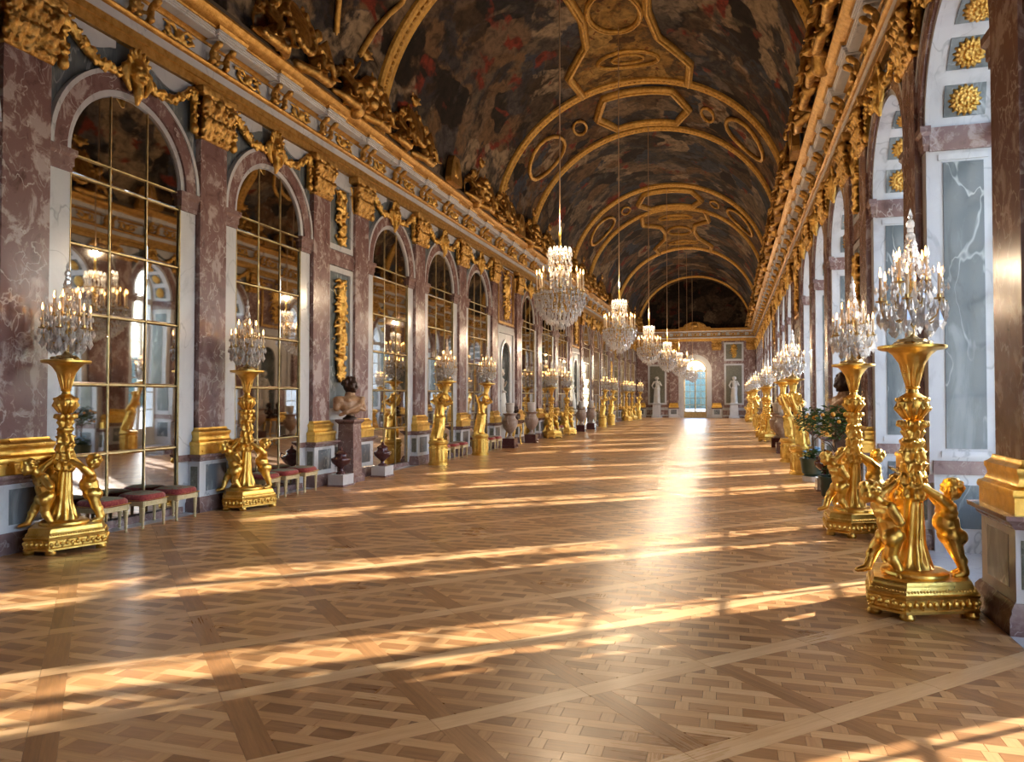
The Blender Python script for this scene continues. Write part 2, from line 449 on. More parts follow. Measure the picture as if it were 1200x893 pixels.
def seen(p):
    x = sum(q[0] for q in p) / len(p) - 2.96; yy = sum(q[1] for q in p) / len(p)
    d = -sf * x + cf * yy; r = cf * x + sf * yy
    if d < 3.4 or abs(r / d) > .69 or 1.795 / d > .53: return 0
    return area(p) * 1.795 / d ** 3
cl.sort(key=lambda q: -seen(q[0]))
def piece_mesh(items, name):
    vs, fs, cols = [], [], []
    for p, a, t in items:
        o = len(vs); n = len(p)
        vs += [(x, yy, 0.0) for x, yy in p] + [(x, yy, -.014) for x, yy in p]
        fs.append(tuple(range(o, o + n)))
        fs += [(o + i, o + n + i, o + n + (i + 1) % n, o + (i + 1) % n) for i in range(n)]
        cols += [(t, a, 0, 1)] * (2 * n)
    me = bpy.data.meshes.new(name); me.from_pydata(vs, [], fs)
    at = me.color_attributes.new('tone', 'FLOAT_COLOR', 'POINT')
    at.data.foreach_set('color', [c for q in cols for c in q])
    me.materials.append(M['oak']); return me
for q in cl[:300]: place('plank', piece_mesh([q], 'plank'), floor)
rest = place('parquet', piece_mesh(cl[300:], 'parquet'), floor); stuff(rest)
rest['label'] = 'smaller oak parquet pieces laid in diagonal panels'

# ------------------------------------------------------------------ walls: shells
def arch_pts(hw, spr, n=20):
    return [(-hw * math.cos(PI * k / n), spr + hw * math.sin(PI * k / n)) for k in range(n + 1)]
def arch_plate(mb, y0, y1, yc, hw, spr, z0, z1, x0, x1, zb):
    """wall piece from y0 to y1 with an arched hole (sill at zb), between depths x0 and x1"""
    A = [(yc + a, z) for a, z in arch_pts(hw, spr)]
    n = len(A)
    for x, fl in ((x0, 0), (x1, 1)):
        vs = []; fs = []
        vs += [(x, a, z) for a, z in A] + [(x, y0 + (y1 - y0) * k / (n - 1), z1) for k in range(n)]
        fs += [(k, k + 1, n + k + 1, n + k) for k in range(n - 1)]
        o = len(vs); vs += [(x, y0, z0), (x, yc - hw, z0), (x, yc + hw, z0), (x, y1, z0), (x, yc - hw, zb), (x, yc + hw, zb)]
        fs += [(o, o + 1, 0, n), (o + 2, o + 3, 2 * n - 1, n - 1)]
        if zb > z0: fs.append((o + 1, o + 2, o + 5, o + 4))
        mb.add(vs, fs)
    P = [(yc - hw, zb)] + A + [(yc + hw, zb)]
    vs = [(x0, a, z) for a, z in P] + [(x1, a, z) for a, z in P]; m = len(P)
    fs = [(k, k + 1, m + k + 1, m + k) for k in range(m - 1)]
    if zb > z0: fs.append((m - 1, 0, m, 2 * m - 1))
    mb.add(vs, fs)
cells = sorted([(c, 'a') for c in ARC] + [(c, 't') for c in TRO] + [(c, 'n') for c in NIC])
edges = []
for c, k in cells:
    hwid = {'a': B, 't': TR, 'n': NI}[k] / 2; edges.append((c - hwid, c + hwid, c, k))
# mirror side (local frame: +x into the room)
def side(name, left):
    mb = MB()
    for a, c, yc, k in edges:
        if k == 'n': arch_plate(mb, a, c, yc, .52, 3.35, 0, ARCH_TOP + 1.3, -.55, 0, .85)
        elif k == 'a' and not left: arch_plate(mb, a, c, yc, RW, SPR, 0, ARCH_TOP + 1.3, -WT - .62, 0, .0)  # unseen wall depth past the glass, extended to narrow the sun streaks
        else: mb.box(-.55, 0, a, c, 0, ARCH_TOP + 1.3)
    mb.box(-.55, 0, Y0 - .3, edges[0][0], 0, ARCH_TOP + 1.3); mb.box(-.55, 0, edges[-1][1], Y1 + .3, 0, ARCH_TOP + 1.3)
    if not left:   # Y grows the other way after turning round
        mb.v = [(x, -yy, z) for x, yy, z in mb.v]; mb.f = [q[::-1] for q in mb.f]
    o = struct(mb.build(name, 'marble_white', angle=25))
    o.location = (-XW if left else XW, 0, 0); o.rotation_euler = (0, 0, 0 if left else PI)
    return o
wall_left = side('wall_left', True); wall_right = side('wall_right', False)
def put(wall, name, me, yw, sub=None):
    """part of a side wall at hall position yw"""
    return place(name, me, wall, (0, yw if wall is wall_left else -yw, 0))

# ------------------------------------------------------------------ pilasters
pl_shaft = MB().box(0, .12, -.32, .32, 1.31, 5.97).mesh('pilaster', 'marble_red')
pl_plinth = MB().rect_lathe([(.05, 0), (.05, .15), (.03, .17), (.03, .20), (0, .25), (0, .80)], .40, .21).mesh('plinth', 'marble_white')
pl_foot = MB().rect_lathe([(.065, 0), (.065, .13), (.045, .16), (.045, .19), (.015, .235)], .40, .21).mesh('plinth_foot', 'marble_mauve')
pl_cap = MB().rect_lathe([(.005, .79), (.03, .815), (.035, .83), (.085, .865), (.09, .90)], .40, .21).mesh('plinth_cap', 'marble_mauve')
pl_panel = MB().box(.19, .2135, -.25, .25, .32, .73).mesh('inset_panel', 'marble_blue')
pl_spanel = MB()
for s_ in (-1, 1): pl_spanel.box(.045, .175, s_ * .403 - .001, s_ * .403 + .001, .34, .71)
pl_spanel = pl_spanel.mesh('side_panel', 'marble_olive')
pl_base = MB().rect_lathe([(.085, .90), (.085, 1.03), (.095, 1.035), (.10, 1.06), (.092, 1.09), (.06, 1.105), (.05, 1.12), (.035, 1.16), (.045, 1.20), (.055, 1.215), (.055, 1.25), (.03, 1.265), (.012, 1.285), (.005, 1.315)], .335, .135).mesh('gilded_base', 'gold')
def capital_mesh():
    mb = MB(); rnd = random.Random(3)
    vs_prof = [(.0, 5.95), (.0, 6.0), (.02, 6.3), (.07, 6.55)]
    mb.rect_lathe([(-.03, 5.94), (.0, 6.0), (-.02, 6.25), (.03, 6.55)], .31, .12)
    mb.rect_lathe([(.05, 6.60), (.10, 6.63), (.11, 6.75)], .33, .15)
    mb.rect_lathe([(.015, 5.93), (.03, 5.96), (.015, 5.99)], .32, .12)
    for row, (z0, hgt, n, out) in enumerate(((5.98, .30, 5, .05), (6.18, .32, 4, .08))):
        for k in range(n):
            yy = (k - (n - 1) / 2) * .64 / (n - .3)
            pts = [(.13, yy, z0), (.15, yy, z0 + hgt * .5), (.17 + out, yy, z0 + hgt * .88), (.20 + out, yy, z0 + hgt * .82)]
            mb.chain(pts, [.045, .06, .055, .03], 7)
            for s_ in (-1, 1):
                mb.chain([(.13, yy + s_ * .04, z0 + .05), (.17, yy + s_ * .07, z0 + hgt * .6), (.20, yy + s_ * .075, z0 + hgt * .58)], [.03, .03, .02], 6)
    for s_ in (-1, 1):
        for r_, dz in ((.085, 0), ):
            mb.ell((.22, s_ * .30, 6.52), (.07, .10, .10))
            mb.ell((.27, s_ * .31, 6.52), (.05, .055, .055))
        mb.chain([(.15, s_ * .06, 6.40), (.19, s_ * .16, 6.56), (.22, s_ * .27, 6.60)], [.03, .035, .03], 7)
        mb.chain([(.05, s_ * .36, 6.0), (.05, s_ * .38, 6.2), (.06, s_ * .42, 6.3)], [.03, .045, .03], 7)
        mb.chain([(.05, s_ * .36, 6.2), (.05, s_ * .38, 6.4), (.06, s_ * .44, 6.5)], [.03, .045, .03], 7)
    mb.ell((.22, 0, 6.56), (.08, .09, .11)); mb.ell((.27, 0, 6.56), (.05, .04, .06))
    for k in range(6):
        a = PI * k / 5; mb.cap((.2, 0, 6.56), (.22, .13 * math.cos(a), 6.58 + .12 * math.sin(a)), .03, .02, 6)
    for k in range(170):
        yy = rnd.uniform(-.38, .38); z = rnd.uniform(5.98, 6.6); mb.ell((.16 + .10 * (z - 5.95) + rnd.uniform(-.02, .03), yy, z), (.035, rnd.uniform(.018, .035), rnd.uniform(.025, .05)), 6, 5)
    return bake(mb, .0145, 'gold_stucco', 'capital', 0, .35)
me_capital = capital_mesh()
def pilaster(wall, yw):
    p = put(wall, 'pilaster', pl_shaft, yw)
    for nm, me in (('plinth', pl_plinth), ('plinth_foot', pl_foot), ('plinth_cap', pl_cap), ('inset_panel', pl_panel), ('side_panel', pl_spanel), ('gilded_base', pl_base), ('capital', me_capital)):
        place(nm, me, p)
for wall in (wall_left, wall_right):
    for yy in PIL: pilaster(wall, yy)

# ------------------------------------------------------------------ arches on both sides
def ring(r0, r1, x0, x1, spr=SPR, n=32):
    mb = MB(); A = [(math.cos(PI * k / n), math.sin(PI * k / n)) for k in range(n + 1)]
    prof = [(r0, x0), (r0, x1), (r1, x1), (r1, x0)]; vs = []; fs = []
    for r, x in prof: vs += [(x, -r * c, spr + r * s_) for c, s_ in A]
    m = n + 1
    for j in range(4):
        for k in range(n):
            a = j * m + k; c = ((j + 1) % 4) * m + k; fs.append((a, a + 1, c + 1, c))
    fs += [(0, m, 2 * m, 3 * m), (n, 3 * m + n, 2 * m + n, m + n)]
    return mb.add(vs, fs)
def garland_mesh():
    mb = MB(); rnd = random.Random(11)
    def bumpy(pts, r):
        pts = [Vector(p) for p in pts]
        for i in range(len(pts) - 1):
            mb.cap(pts[i], pts[i + 1], r, r, 7)
            for _ in range(16):
                t = rnd.random(); q = pts[i].lerp(pts[i + 1], t)
                mb.ell(q + Vector((rnd.uniform(.2, 1.1) * r, rnd.uniform(-1.15, 1.15) * r, rnd.uniform(-1.15, 1.15) * r)), r * rnd.uniform(.3, .55), 6, 5)
    for s_ in (-1, 1):
        P = []
        for k in range(9):
            t = k / 8; P.append((.10, s_ * (.16 + t * 1.02), 6.36 + .28 * t - .20 * math.sin(PI * t)))
        bumpy(P, .06)
        bumpy([(.10, s_ * 1.20, 6.62), (.10, s_ * 1.21, 6.35), (.10, s_ * 1.21, 6.08)], .055)
        mb.ell((.12, s_ * 1.2, 6.60), (.07, .08, .08)); mb.ell((.12, s_ * 1.21, 6.03), (.07, .075, .09))
    # mask over the crown of the arch
    mb.ell((.16, 0, 6.40), (.12, .15, .19)); mb.cap((.27, 0, 6.43), (.29, 0, 6.37), .025, .03); mb.ell((.24, 0, 6.28), (.06, .07, .05))
    for s_ in (-1, 1):
        mb.ell((.25, s_ * .06, 6.45), (.03, .035, .02)); mb.ell((.23, s_ * .07, 6.36), (.05, .05, .05))
        mb.chain([(.12, s_ * .13, 6.5), (.14, s_ * .22, 6.42), (.14, s_ * .21, 6.25), (.15, s_ * .14, 6.12)], [.05, .06, .055, .03], 7)
    for k in range(7):
        a = PI * (k + .5) / 7; mb.cap((.14, .1 * math.cos(a), 6.5), (.18, .2 * math.cos(a), 6.52 + .2 * math.sin(a)), .05, .03, 7)
    mb.chain([(.15, 0, 6.22), (.17, 0, 6.08), (.14, 0, 5.96)], [.09, .07, .03])
    return bake(mb, .0145, 'gold_relief', 'garland', 0, .35)
me_garland = garland_mesh()
def spandrel(r):
    mb = MB(); n = 24; hw = B / 2 - .30; zt = ARCH_TOP
    A = [(-r * math.cos(PI * k / n), SPR + r * math.sin(PI * k / n)) for k in range(n + 1)]
    T = [(-hw + 2 * hw * k / n, zt) for k in range(n + 1)]
    vs = [(.02, a, z) for a, z in A] + [(.02, a, z) for a, z in T]
    fs = [(k, k + 1, n + 2 + k, n + 1 + k) for k in range(n)]
    vs += [(.02, -hw, SPR), (.02, hw, SPR)]; o = 2 * (n + 1); fs += [(o, 0, n + 1), (o + 1, 2 * n + 1, n)]
    return mb.add(vs, fs)
def white_tablet():
    mb = MB()
    for s_ in (-1, 1):
        top = [(s_ * .30, 6.74), (s_ * 1.28, 6.74)]; bot = [(s_ * (1.28 - .98 * t), 6.66 - .20 * math.sin(PI * min(1, t * 1.05)) * .8 - .02) for t in [k / 10 for k in range(11)]]
        mb.poly_prism([(a, z) for a, z in top + bot], .02, .055)
    return mb
arch_parts = {}
for key, r in (('l', RM), ('r', RW)):
    k = r - RM
    arch_parts[key] = [
        ('inner_moulding', ring(r, r + .085, 0, .05).mesh('inner_moulding', 'marble_white')),
        ('archivolt', ring(r + .085, r + .30, 0, .085).mesh('archivolt', 'marble_red')),
        ('outer_moulding', ring(r + .30, r + .36, 0, .105).mesh('outer_moulding', 'marble_white')),
        ('spandrel', spandrel(r + .30).mesh('spandrel', 'marble_green')),
        ('tablet', white_tablet().mesh('tablet', 'marble_white')),
        ('garland', me_garland)]
    im = MB()
    for s_ in (-1, 1):
        c = s_ * (r + .17)
        im.rect_lathe([(0, 4.70), (0, 4.76), (.015, 4.78), (.015, 4.88), (.045, 4.92), (.045, 4.99)], .18, .07, c)
    arch_parts[key].append(('impost', im.mesh('impost', 'marble_mauve')))
    jb = MB()
    for s_ in (-1, 1): jb.box(0, .045, min(s_ * r, s_ * (r + .34)), max(s_ * r, s_ * (r + .34)), .9, 4.70)
    arch_parts[key].append(('jamb', jb.mesh('jamb', 'marble_white')))
    ft = MB()
    for s_ in (-1, 1): ft.box(0, .06, min(s_ * r, s_ * (r + .36)), max(s_ * r, s_ * (r + .36)), .80, .90)
    arch_parts[key].append(('dado_band', ft.mesh('dado_band', 'marble_mauve')))
for yy in ARC:
    for nm, me in arch_parts['l']: put(wall_left, nm, me, yy)
    for nm, me in arch_parts['r']: put(wall_right, nm, me, yy)

# ------------------------------------------------------------------ arched mirrors
ZB = [.10, 1.03, 1.97, 2.90, 3.80, 4.70, 4.96]
cols = [-RM + .02, -RM / 3, RM / 3, RM - .02]
pane_me = {}
for r_ in range(6):
    h_ = (ZB[r_ + 1] - ZB[r_] - .02) / 2
    w_ = (cols[1] - cols[0] - .018) / 2
    bv = .02
    mb = MB(); vs = [(0, -w_, -h_), (0, w_, -h_), (0, w_, h_), (0, -w_, h_), (.006, -w_ + bv, -h_ + bv), (.006, w_ - bv, -h_ + bv), (.006, w_ - bv, h_ - bv), (.006, -w_ + bv, h_ - bv)]
    fs = [(4, 5, 6, 7), (0, 1, 5, 4), (1, 2, 6, 5), (2, 3, 7, 6), (3, 0, 4, 7)]
    pane_me[r_] = mb.add(vs, fs).mesh('mirror_pane', 'mirror', flat=True)
def fan_pane(c):
    a, d = cols[c] + .01, cols[c + 1] - .01; n = 8; P = [(a, 4.975), (d, 4.975)]
    rr = RM - .012
    for k in range(n + 1):
        yy = d + (a - d) * k / n; P.append((yy, SPR + math.sqrt(max(rr * rr - yy * yy, 0))))
    return MB().poly_prism(P, 0, .004).mesh('mirror_pane', 'mirror', flat=True)
fan_me = [fan_pane(c) for c in range(3)]
bars = MB()
for z in ZB[1:]: bars.box(0, .02, -RM, RM, z - .009, z + .009)
for c in cols[1:3]: bars.box(0, .02, c - .008, c + .008, ZB[0], SPR + math.sqrt(RM * RM - c * c))
for c in (-RM, RM): bars.box(0, .04, c - .012 if c > 0 else c, c if c > 0 else c + .012, ZB[0], SPR)
me_bars = bars.mesh('glazing_bar', 'gilt_bar')
me_mbase = MB().box(0, .045, -RM - .12, RM + .12, .0, .10).mesh('mirror_foot', 'marble_mauve')
me_mback = MB().box(0, .004, -RM, RM, .05, SPR).mesh('mirror_back', 'iron_dark')
me_allpanes = None
for i, yy in enumerate(ARC):
    o3 = ('first', 'second', 'third', 'fourth')
    if i < 2: lab = 'tall arched mirror at the entrance end, %s arch from the entrance wall' % o3[i]
    elif i < 7: lab = 'tall arched mirror, %s of three past the bust toward the niche' % o3[(i - 4) % 3]
    elif i < 10: lab = 'tall arched mirror between the two niches, %s past the first niche' % o3[i - 7]
    elif i < 13: lab = 'tall arched mirror, %s of three past the farther niche' % o3[i - 10]
    else: lab = 'tall arched mirror near the end wall, %s arch from it' % o3[16 - i]
    if 2 <= i <= 3: lab = ('tall arched mirror behind three red stools, two arches from the marble bust', 'tall arched mirror behind three red stools next to the marble bust')[i - 2]
    mr = tag(empty('arched_mirror', (-XW, yy, 0)), lab, 'mirror', 'arched mirrors along the wall')
    place('mirror_back', me_mback, mr, (.001, 0, 0)); place('mirror_foot', me_mbase, mr); place('glazing_bar', me_bars, mr, (.012, 0, 0))
    rnd = random.Random(i * 13 + 1)
    if i < 14:
        for r_ in range(6):
            for c in range(3):
                o = place('mirror_pane', pane_me[r_], mr, (.012, (cols[c] + cols[c + 1]) / 2, (ZB[r_] + ZB[r_ + 1]) / 2))
                o.rotation_euler = (0, R(rnd.uniform(-.5, .5)), R(rnd.uniform(-.7, .7)))
        for c in range(3):
            o = place('mirror_pane', fan_me[c], mr, (.012, 0, 0)); o.rotation_euler = (0, 0, R(rnd.uniform(-.3, .3)))
    else:
        if me_allpanes is None:
            a_ = MB()
            for r_ in range(6):
                for c in range(3): a_.box(.01, .014, cols[c] + .01, cols[c + 1] - .01, ZB[r_] + .01, ZB[r_ + 1] - .01)
            for me in fan_me: a_.add([v.co for v in me.vertices], [tuple(q.vertices) for q in me.polygons])
            me_allpanes = a_.mesh('mirror_pane', 'mirror', flat=True)
        stuff(place('mirror_pane', me_allpanes, mr))

# ------------------------------------------------------------------ trophy bays and niche bays
def trophy_mesh(z0, z1, hw, seed, name, mat='gold_relief'):
    mb = MB(); rnd = random.Random(seed); n = int((z1 - z0) / .16)
    mb.cap((.05, 0, z0), (.05, 0, z1), .04, .04)
    for k in range(n):
        z = z0 + (z1 - z0) * (k + .5) / n; q = 1 - .55 * abs((k + .5) / n - .62)
        for s_ in (-1, 1):
            a = rnd.uniform(.2, 1.1)
            L = hw * q * rnd.uniform(.6, 1)
            mb.chain([(.05, 0, z), (.10, s_ * L * .6, z + L * .5 * math.sin(a)), (.07, s_ * L, z + L * math.sin(a) * .3)], [.05, .045, .02], 7)
        mb.ell((.08, rnd.uniform(-.05, .05), z), (.09, rnd.uniform(.06, .12) * q, rnd.uniform(.06, .1)), 9, 7)
        for _ in range(3): mb.ell((.10, rnd.uniform(-.7, .7) * hw * q, z + rnd.uniform(-.08, .08)), rnd.uniform(.03, .055), 7, 5)
    zz = z0 + (z1 - z0) * .72
    mb.ell((.07, 0, zz), (.08, hw * .55, hw * .7)); mb.ell((.12, 0, zz), (.07, hw * .3, hw * .4))
    for s_ in (-1, 1): mb.cap((.05, -s_ * hw * .8, zz - hw * 1.3), (.05, s_ * hw * .85, zz + hw * 1.3), .022, .018, 6)
    mb.ell((.10, 0, zz + hw * .95), (.08, .09, .10))
    for k in range(int(120 * (z1 - z0))):
        z = rnd.uniform(z0, z1); q = 1 - .55 * abs((z - z0) / (z1 - z0) - .62); mb.ell((rnd.uniform(.05, .13), rnd.gauss(0, .38) * hw * q, z), (.03, rnd.uniform(.015, .035), rnd.uniform(.02, .05)), 6, 5)
    return bake(mb, .017, mat, name, 0, .35)
tr_lo = trophy_mesh(2.15, 4.35, .30, 5, 'trophy'); tr_hi = trophy_mesh(5.12, 6.3, .26, 8, 'trophy')
def framed(y0, y1, z0, z1, t, x):
    mb = MB()
    for a in ((y0, y1, z0, z0 + t), (y0, y1, z1 - t, z1), (y0, y0 + t, z0 + t, z1 - t), (y1 - t, y1, z0 + t, z1 - t)): mb.box(0, x, *a)
    return mb
hw = TR / 2 - .32
tp = [('panel_frame', framed(-hw, hw, 1.45, 4.62, .12, .06).mesh('panel_frame', 'marble_white')),
      ('panel_frame', framed(-hw, hw, 4.98, 6.5, .12, .06).mesh('panel_frame', 'marble_white')),
      ('inset_panel', MB().box(0, .015, -hw + .12, hw - .12, 1.57, 4.5).box(0, .015, -hw + .12, hw - .12, 5.10, 6.38).mesh('inset_panel', 'marble_green')),
      ('wall_band', MB().box(0, .08, -hw, hw, 4.64, 4.96).mesh('wall_band', 'marble_red')),
      ('dado_band', MB().rect_lathe([(0, .80), (.02, .84), (.03, .90)], hw, .10).mesh('dado_band', 'marble_mauve')),
      ('dado_panel', MB().box(0, .03, -hw + .1, hw - .1, .3, .72).mesh('dado_panel', 'marble_blue')),
      ('trophy', tr_lo), ('trophy', tr_hi)]
for wall in (wall_left, wall_right):
    for yy in TRO:
        for nm, me in tp: put(wall, nm, me, yy)
hn = NI / 2 - .32
nb = MB(); n = 14
vs = []; fs = []
for k in range(n + 1):       # half-round niche with a quarter-sphere head
    a = PI * k / n
    for z in (.85, 3.35): vs.append((-.50 * math.sin(a), -.52 * math.cos(a), z))
for k in range(n): fs.append((2 * k, 2 * k + 2, 2 * k + 3, 2 * k + 1))
nb.add(vs, fs); vs = []; fs = []; m = 7
for j in range(m + 1):
    e = PI / 2 * j / m
    for k in range(n + 1):
        a = PI * k / n; vs.append((-.50 * math.sin(a) * math.cos(e), -.52 * math.cos(a) * math.cos(e), 3.35 + .52 * math.sin(e)))
for j in range(m):
    for k in range(n): fs.append((j * (n + 1) + k, j * (n + 1) + k + 1, (j + 1) * (n + 1) + k + 1, (j + 1) * (n + 1) + k))
nb.add(vs, fs); nb.box(-.52, 0, -.52, .52, .80, .85)
tr_n = trophy_mesh(4.75, 6.45, .62, 21, 'trophy')
np_ = [('niche', nb.mesh('niche', 'marble_green')),
       ('niche_moulding', ring(.52, .64, 0, .06, 3.35).mesh('niche_moulding', 'marble_white')),
       ('niche_jamb', MB().box(0, .05, -.64, -.52, .9, 3.35).box(0, .05, .52, .64, .9, 3.35).mesh('niche_jamb', 'marble_white')),
       ('panel_frame', framed(-hn + .18, hn - .18, 1.0, 4.35, .14, .07).mesh('panel_frame', 'marble_white')),
       ('wall_panel', MB().box(0, .02, -hn, hn, 4.5, 6.7).mesh('wall_panel', 'marble_red')),
       ('panel_frame', framed(-hn + .25, hn - .25, 4.55, 6.62, .09, .07).mesh('panel_frame', 'gilt_cornice')),
       ('dado_band', MB().rect_lathe([(0, .80), (.02, .84), (.03, .90)], hn, .10).mesh('dado_band', 'marble_mauve')),
       ('trophy', tr_n)]
for wall in (wall_left, wall_right):
    for yy in NIC:
        for nm, me in np_: put(wall, nm, me, yy)

# ------------------------------------------------------------------ window reveals (right side): panels, rosettes
def rosette_mesh():
    mb = MB()
    for n, r0, r1, w_, x in ((16, .07, .165, .026, .02), (16, .06, .125, .022, .036), (10, .02, .075, .02, .05)):
        for k in range(n):
            a = 2 * PI * (k + (.5 if n == 16 and x > .03 else 0)) / n; d = Vector((0, math.cos(a), math.sin(a)))
            mb.chain([d * r0 + Vector((x * .6, 0, 0)), d * (r0 * .3 + r1 * .7) + Vector((x + .012, 0, 0)), d * r1 + Vector((x - .004, 0, 0))], [w_ * .55, w_, w_ * .6], 7)
    mb.ell((.06, 0, 0), (.025, .028, .028))
    for k in range(6):
        a = 2 * PI * k / 6; mb.ell((.065, .03 * math.cos(a), .03 * math.sin(a)), .011, 6, 5)
    mb.lathe([(.15, 0), (.15, .012)], 20); mb.v[-40:] = [(z, x, yy) for x, yy, z in mb.v[-40:]]
    return bake(mb, .007, 'gold_relief', 'rosette', 0, .5)
me_ros = rosette_mesh()
NR = 7
def reveal(sgn, z0, z1, x0, x1, t):
    """plate on the jamb at sgn*RW, facing into the opening"""
    yy = sgn * RW
    return MB().box(x0, x1, min(yy, yy - sgn * t), max(yy, yy - sgn * t), z0, z1)
xa, xb = -WT, 0.0
rev_parts = []
for s_ in (-1, 1):
    rev_parts += [('reveal_panel', reveal(s_, 1.20, 4.55, -.55, -.13, .012).mesh('reveal_panel', 'marble_green')),
                  ('reveal_panel', reveal(s_, .28, .78, -.55, -.13, .012).mesh('reveal_panel', 'marble_green')),
                  ('reveal_band', reveal(s_, 4.69, 4.97, -WT + .04, .012, .03).mesh('reveal_band', 'marble_red')),
                  ('reveal_band', reveal(s_, .90, 1.06, -WT + .04, .012, .03).mesh('reveal_band', 'marble_mauve')),
                  ('reveal_frame', MB().add(*(lambda q: (q.v, q.f))(reveal(s_, 1.10, 1.17, -.60, -.08, .018).add(*(lambda q: (q.v, q.f))(reveal(s_, 4.58, 4.65, -.60, -.08, .018))))).mesh('reveal_frame', 'marble_white'))]
sof = MB()
for k in range(NR):
    a = PI * (k + .5) / NR; da = .155
    A = [a - da, a + da]
    vs = []
    for r_ in (RW, RW - .012):
        for x in (-.57, -.14):
            for q in A: vs.append((x, -r_ * math.cos(q), SPR + r_ * math.sin(q)))
    sof.add(vs, [(0, 1, 3, 2), (4, 6, 7, 5), (0, 4, 5, 1), (2, 3, 7, 6), (0, 2, 6, 4), (1, 5, 7, 3)])
rev_parts.append(('soffit_panel', sof.mesh('soffit_panel', 'marble_green')))
# ------------------------------------------------------------------ windows
wf = MB(); HWW = RW
ZT = SPR
for yy in (-HWW + .05, -.05, .05, HWW - .05):
    pass
wf.box(-.05, .05, -HWW, -HWW + .09, 0, ZT).box(-.05, .05, HWW - .09, HWW, 0, ZT).box(-.06, .06, -.07, .07, .0, ZT).box(-.06, .06, -HWW, HWW, ZT - .16, ZT + .02).box(-.06, .06, -HWW, HWW, 0, .12)
for s_ in (-1, 1): wf.box(-.03, .03, min(s_ * .07, s_ * (HWW - .09)), max(s_ * .07, s_ * (HWW - .09)), .12, .62)
rg = ring(HWW - .09, HWW, -.05, .05); wf.add(rg.v, rg.f)
me_wf = wf.mesh('window_frame', 'window_paint')
mu = MB()
rowz = [.62 + k * (ZT - .16 - .62) / 7 for k in range(8)]
for z in rowz[1:-1]: mu.box(-.02, .02, -HWW + .09, HWW - .09, z - .018, z + .018)
for s_ in (-1, 1): mu.box(-.02, .02, s_ * .57 - .018, s_ * .57 + .018, .62, ZT)
for a in (.25, .5, .75): mu.box(-.02, .02, -.018, .018, 0, HWW - .05, Matrix.Translation((0, 0, ZT)) @ Matrix.Rotation(PI * (a - .5), 4, 'X'))
me_mu = mu.mesh('glazing_bar', 'window_paint')
pw = (HWW - .09 - .57) / 1 - .03
pane_w = MB().box(-.003, .003, -.235, .235, -(rowz[1] - rowz[0]) / 2 + .018, (rowz[1] - rowz[0]) / 2 - .018).mesh('pane', 'window_glass')
fanp = MB().poly_prism([(a * .96, z) for a, z in arch_pts(HWW - .07, ZT + .02, 16)], -.003, .003).mesh('fan_pane', 'window_glass')
allp = MB()
for z0, z1 in zip(rowz, rowz[1:]):
    for yc in (-.82, -.32, .32, .82): allp.box(-.003, .003, yc - .235, yc + .235, z0 + .018, z1 - .018)
me_allp = allp.mesh('pane', 'window_glass')
for i, yy in enumerate(ARC):
    for nm, me in rev_parts: put(wall_right, nm, me, yy)
    if i < 11:
        for k in range(NR):
            a = PI * (k + .5) / NR
            o = put(wall_right, 'rosette', me_ros, 0)
            o.location = (-.355, -yy - (RW - .012) * math.cos(a), SPR + (RW - .012) * math.sin(a))
            o.rotation_euler = Matrix(((0, -1, 0), (math.cos(a), 0, math.sin(a)), (-math.sin(a), 0, math.cos(a)))).to_euler()
    wd = struct(place('window_%d' % (i + 1), me_wf, None, (XW + WT, yy, 0), PI))
    place('glazing_bar', me_mu, wd); place('fan_pane', fanp, wd)
    if i < 9:
        for z0, z1 in zip(rowz, rowz[1:]):
            for yc in (-.82, -.32, .32, .82): place('pane', pane_w, wd, (0, yc, (z0 + z1) / 2))
    else: stuff(place('pane', me_allp, wd))
# ------------------------------------------------------------------ entablature (trim) with consoles
CZ = 7.84; CP = .60      # top and reach of the cornice
def extr(prof, y0, y1):
    mb = MB(); n = len(prof)
    vs = [(x, y0, z) for x, z in prof] + [(x, y1, z) for x, z in prof]
    fs = [(i, (i + 1) % n, n + (i + 1) % n, n + i) for i in range(n)] + [tuple(range(n - 1, -1, -1)), tuple(range(n, 2 * n))]
    return mb.add(vs, fs)
ent_prof = [
    ('fascia', 'gilt_cornice', [(0, 6.75), (.11, 6.75), (.115, 6.88), (.135, 6.89), (.14, 6.99), (0, 6.99)]),
    ('white_band', 'marble_white', [(0, 6.99), (.155, 6.99), (.155, 7.11), (0, 7.11)]),
    ('bead_moulding', 'gilt_cornice', [(0, 7.11), (.165, 7.11), (.20, 7.13), (.215, 7.16), (.20, 7.19), (.17, 7.205), (0, 7.205)]),
    ('frieze', 'marble_white', [(0, 7.205), (.10, 7.205), (.10, 7.50), (0, 7.50)]),
    ('bed_moulding', 'gilt_cornice', [(0, 7.50), (.13, 7.50), (.16, 7.53), (.20, 7.55), (0, 7.56)]),
    ('corona', 'marble_white', [(0, 7.555), (.36, 7.555), (.36, 7.585), (.38, 7.59), (.38, 7.615), (.40, 7.62), (.40, 7.645), (0, 7.645)]),
    ('cornice', 'gilt_cornice', [(0, 7.645), (.42, 7.645), (.43, 7.67), (.50, 7.70), (.56, 7.75), (.59, 7.79), (.60, 7.80), (.60, 7.84), (0, 7.86)])]
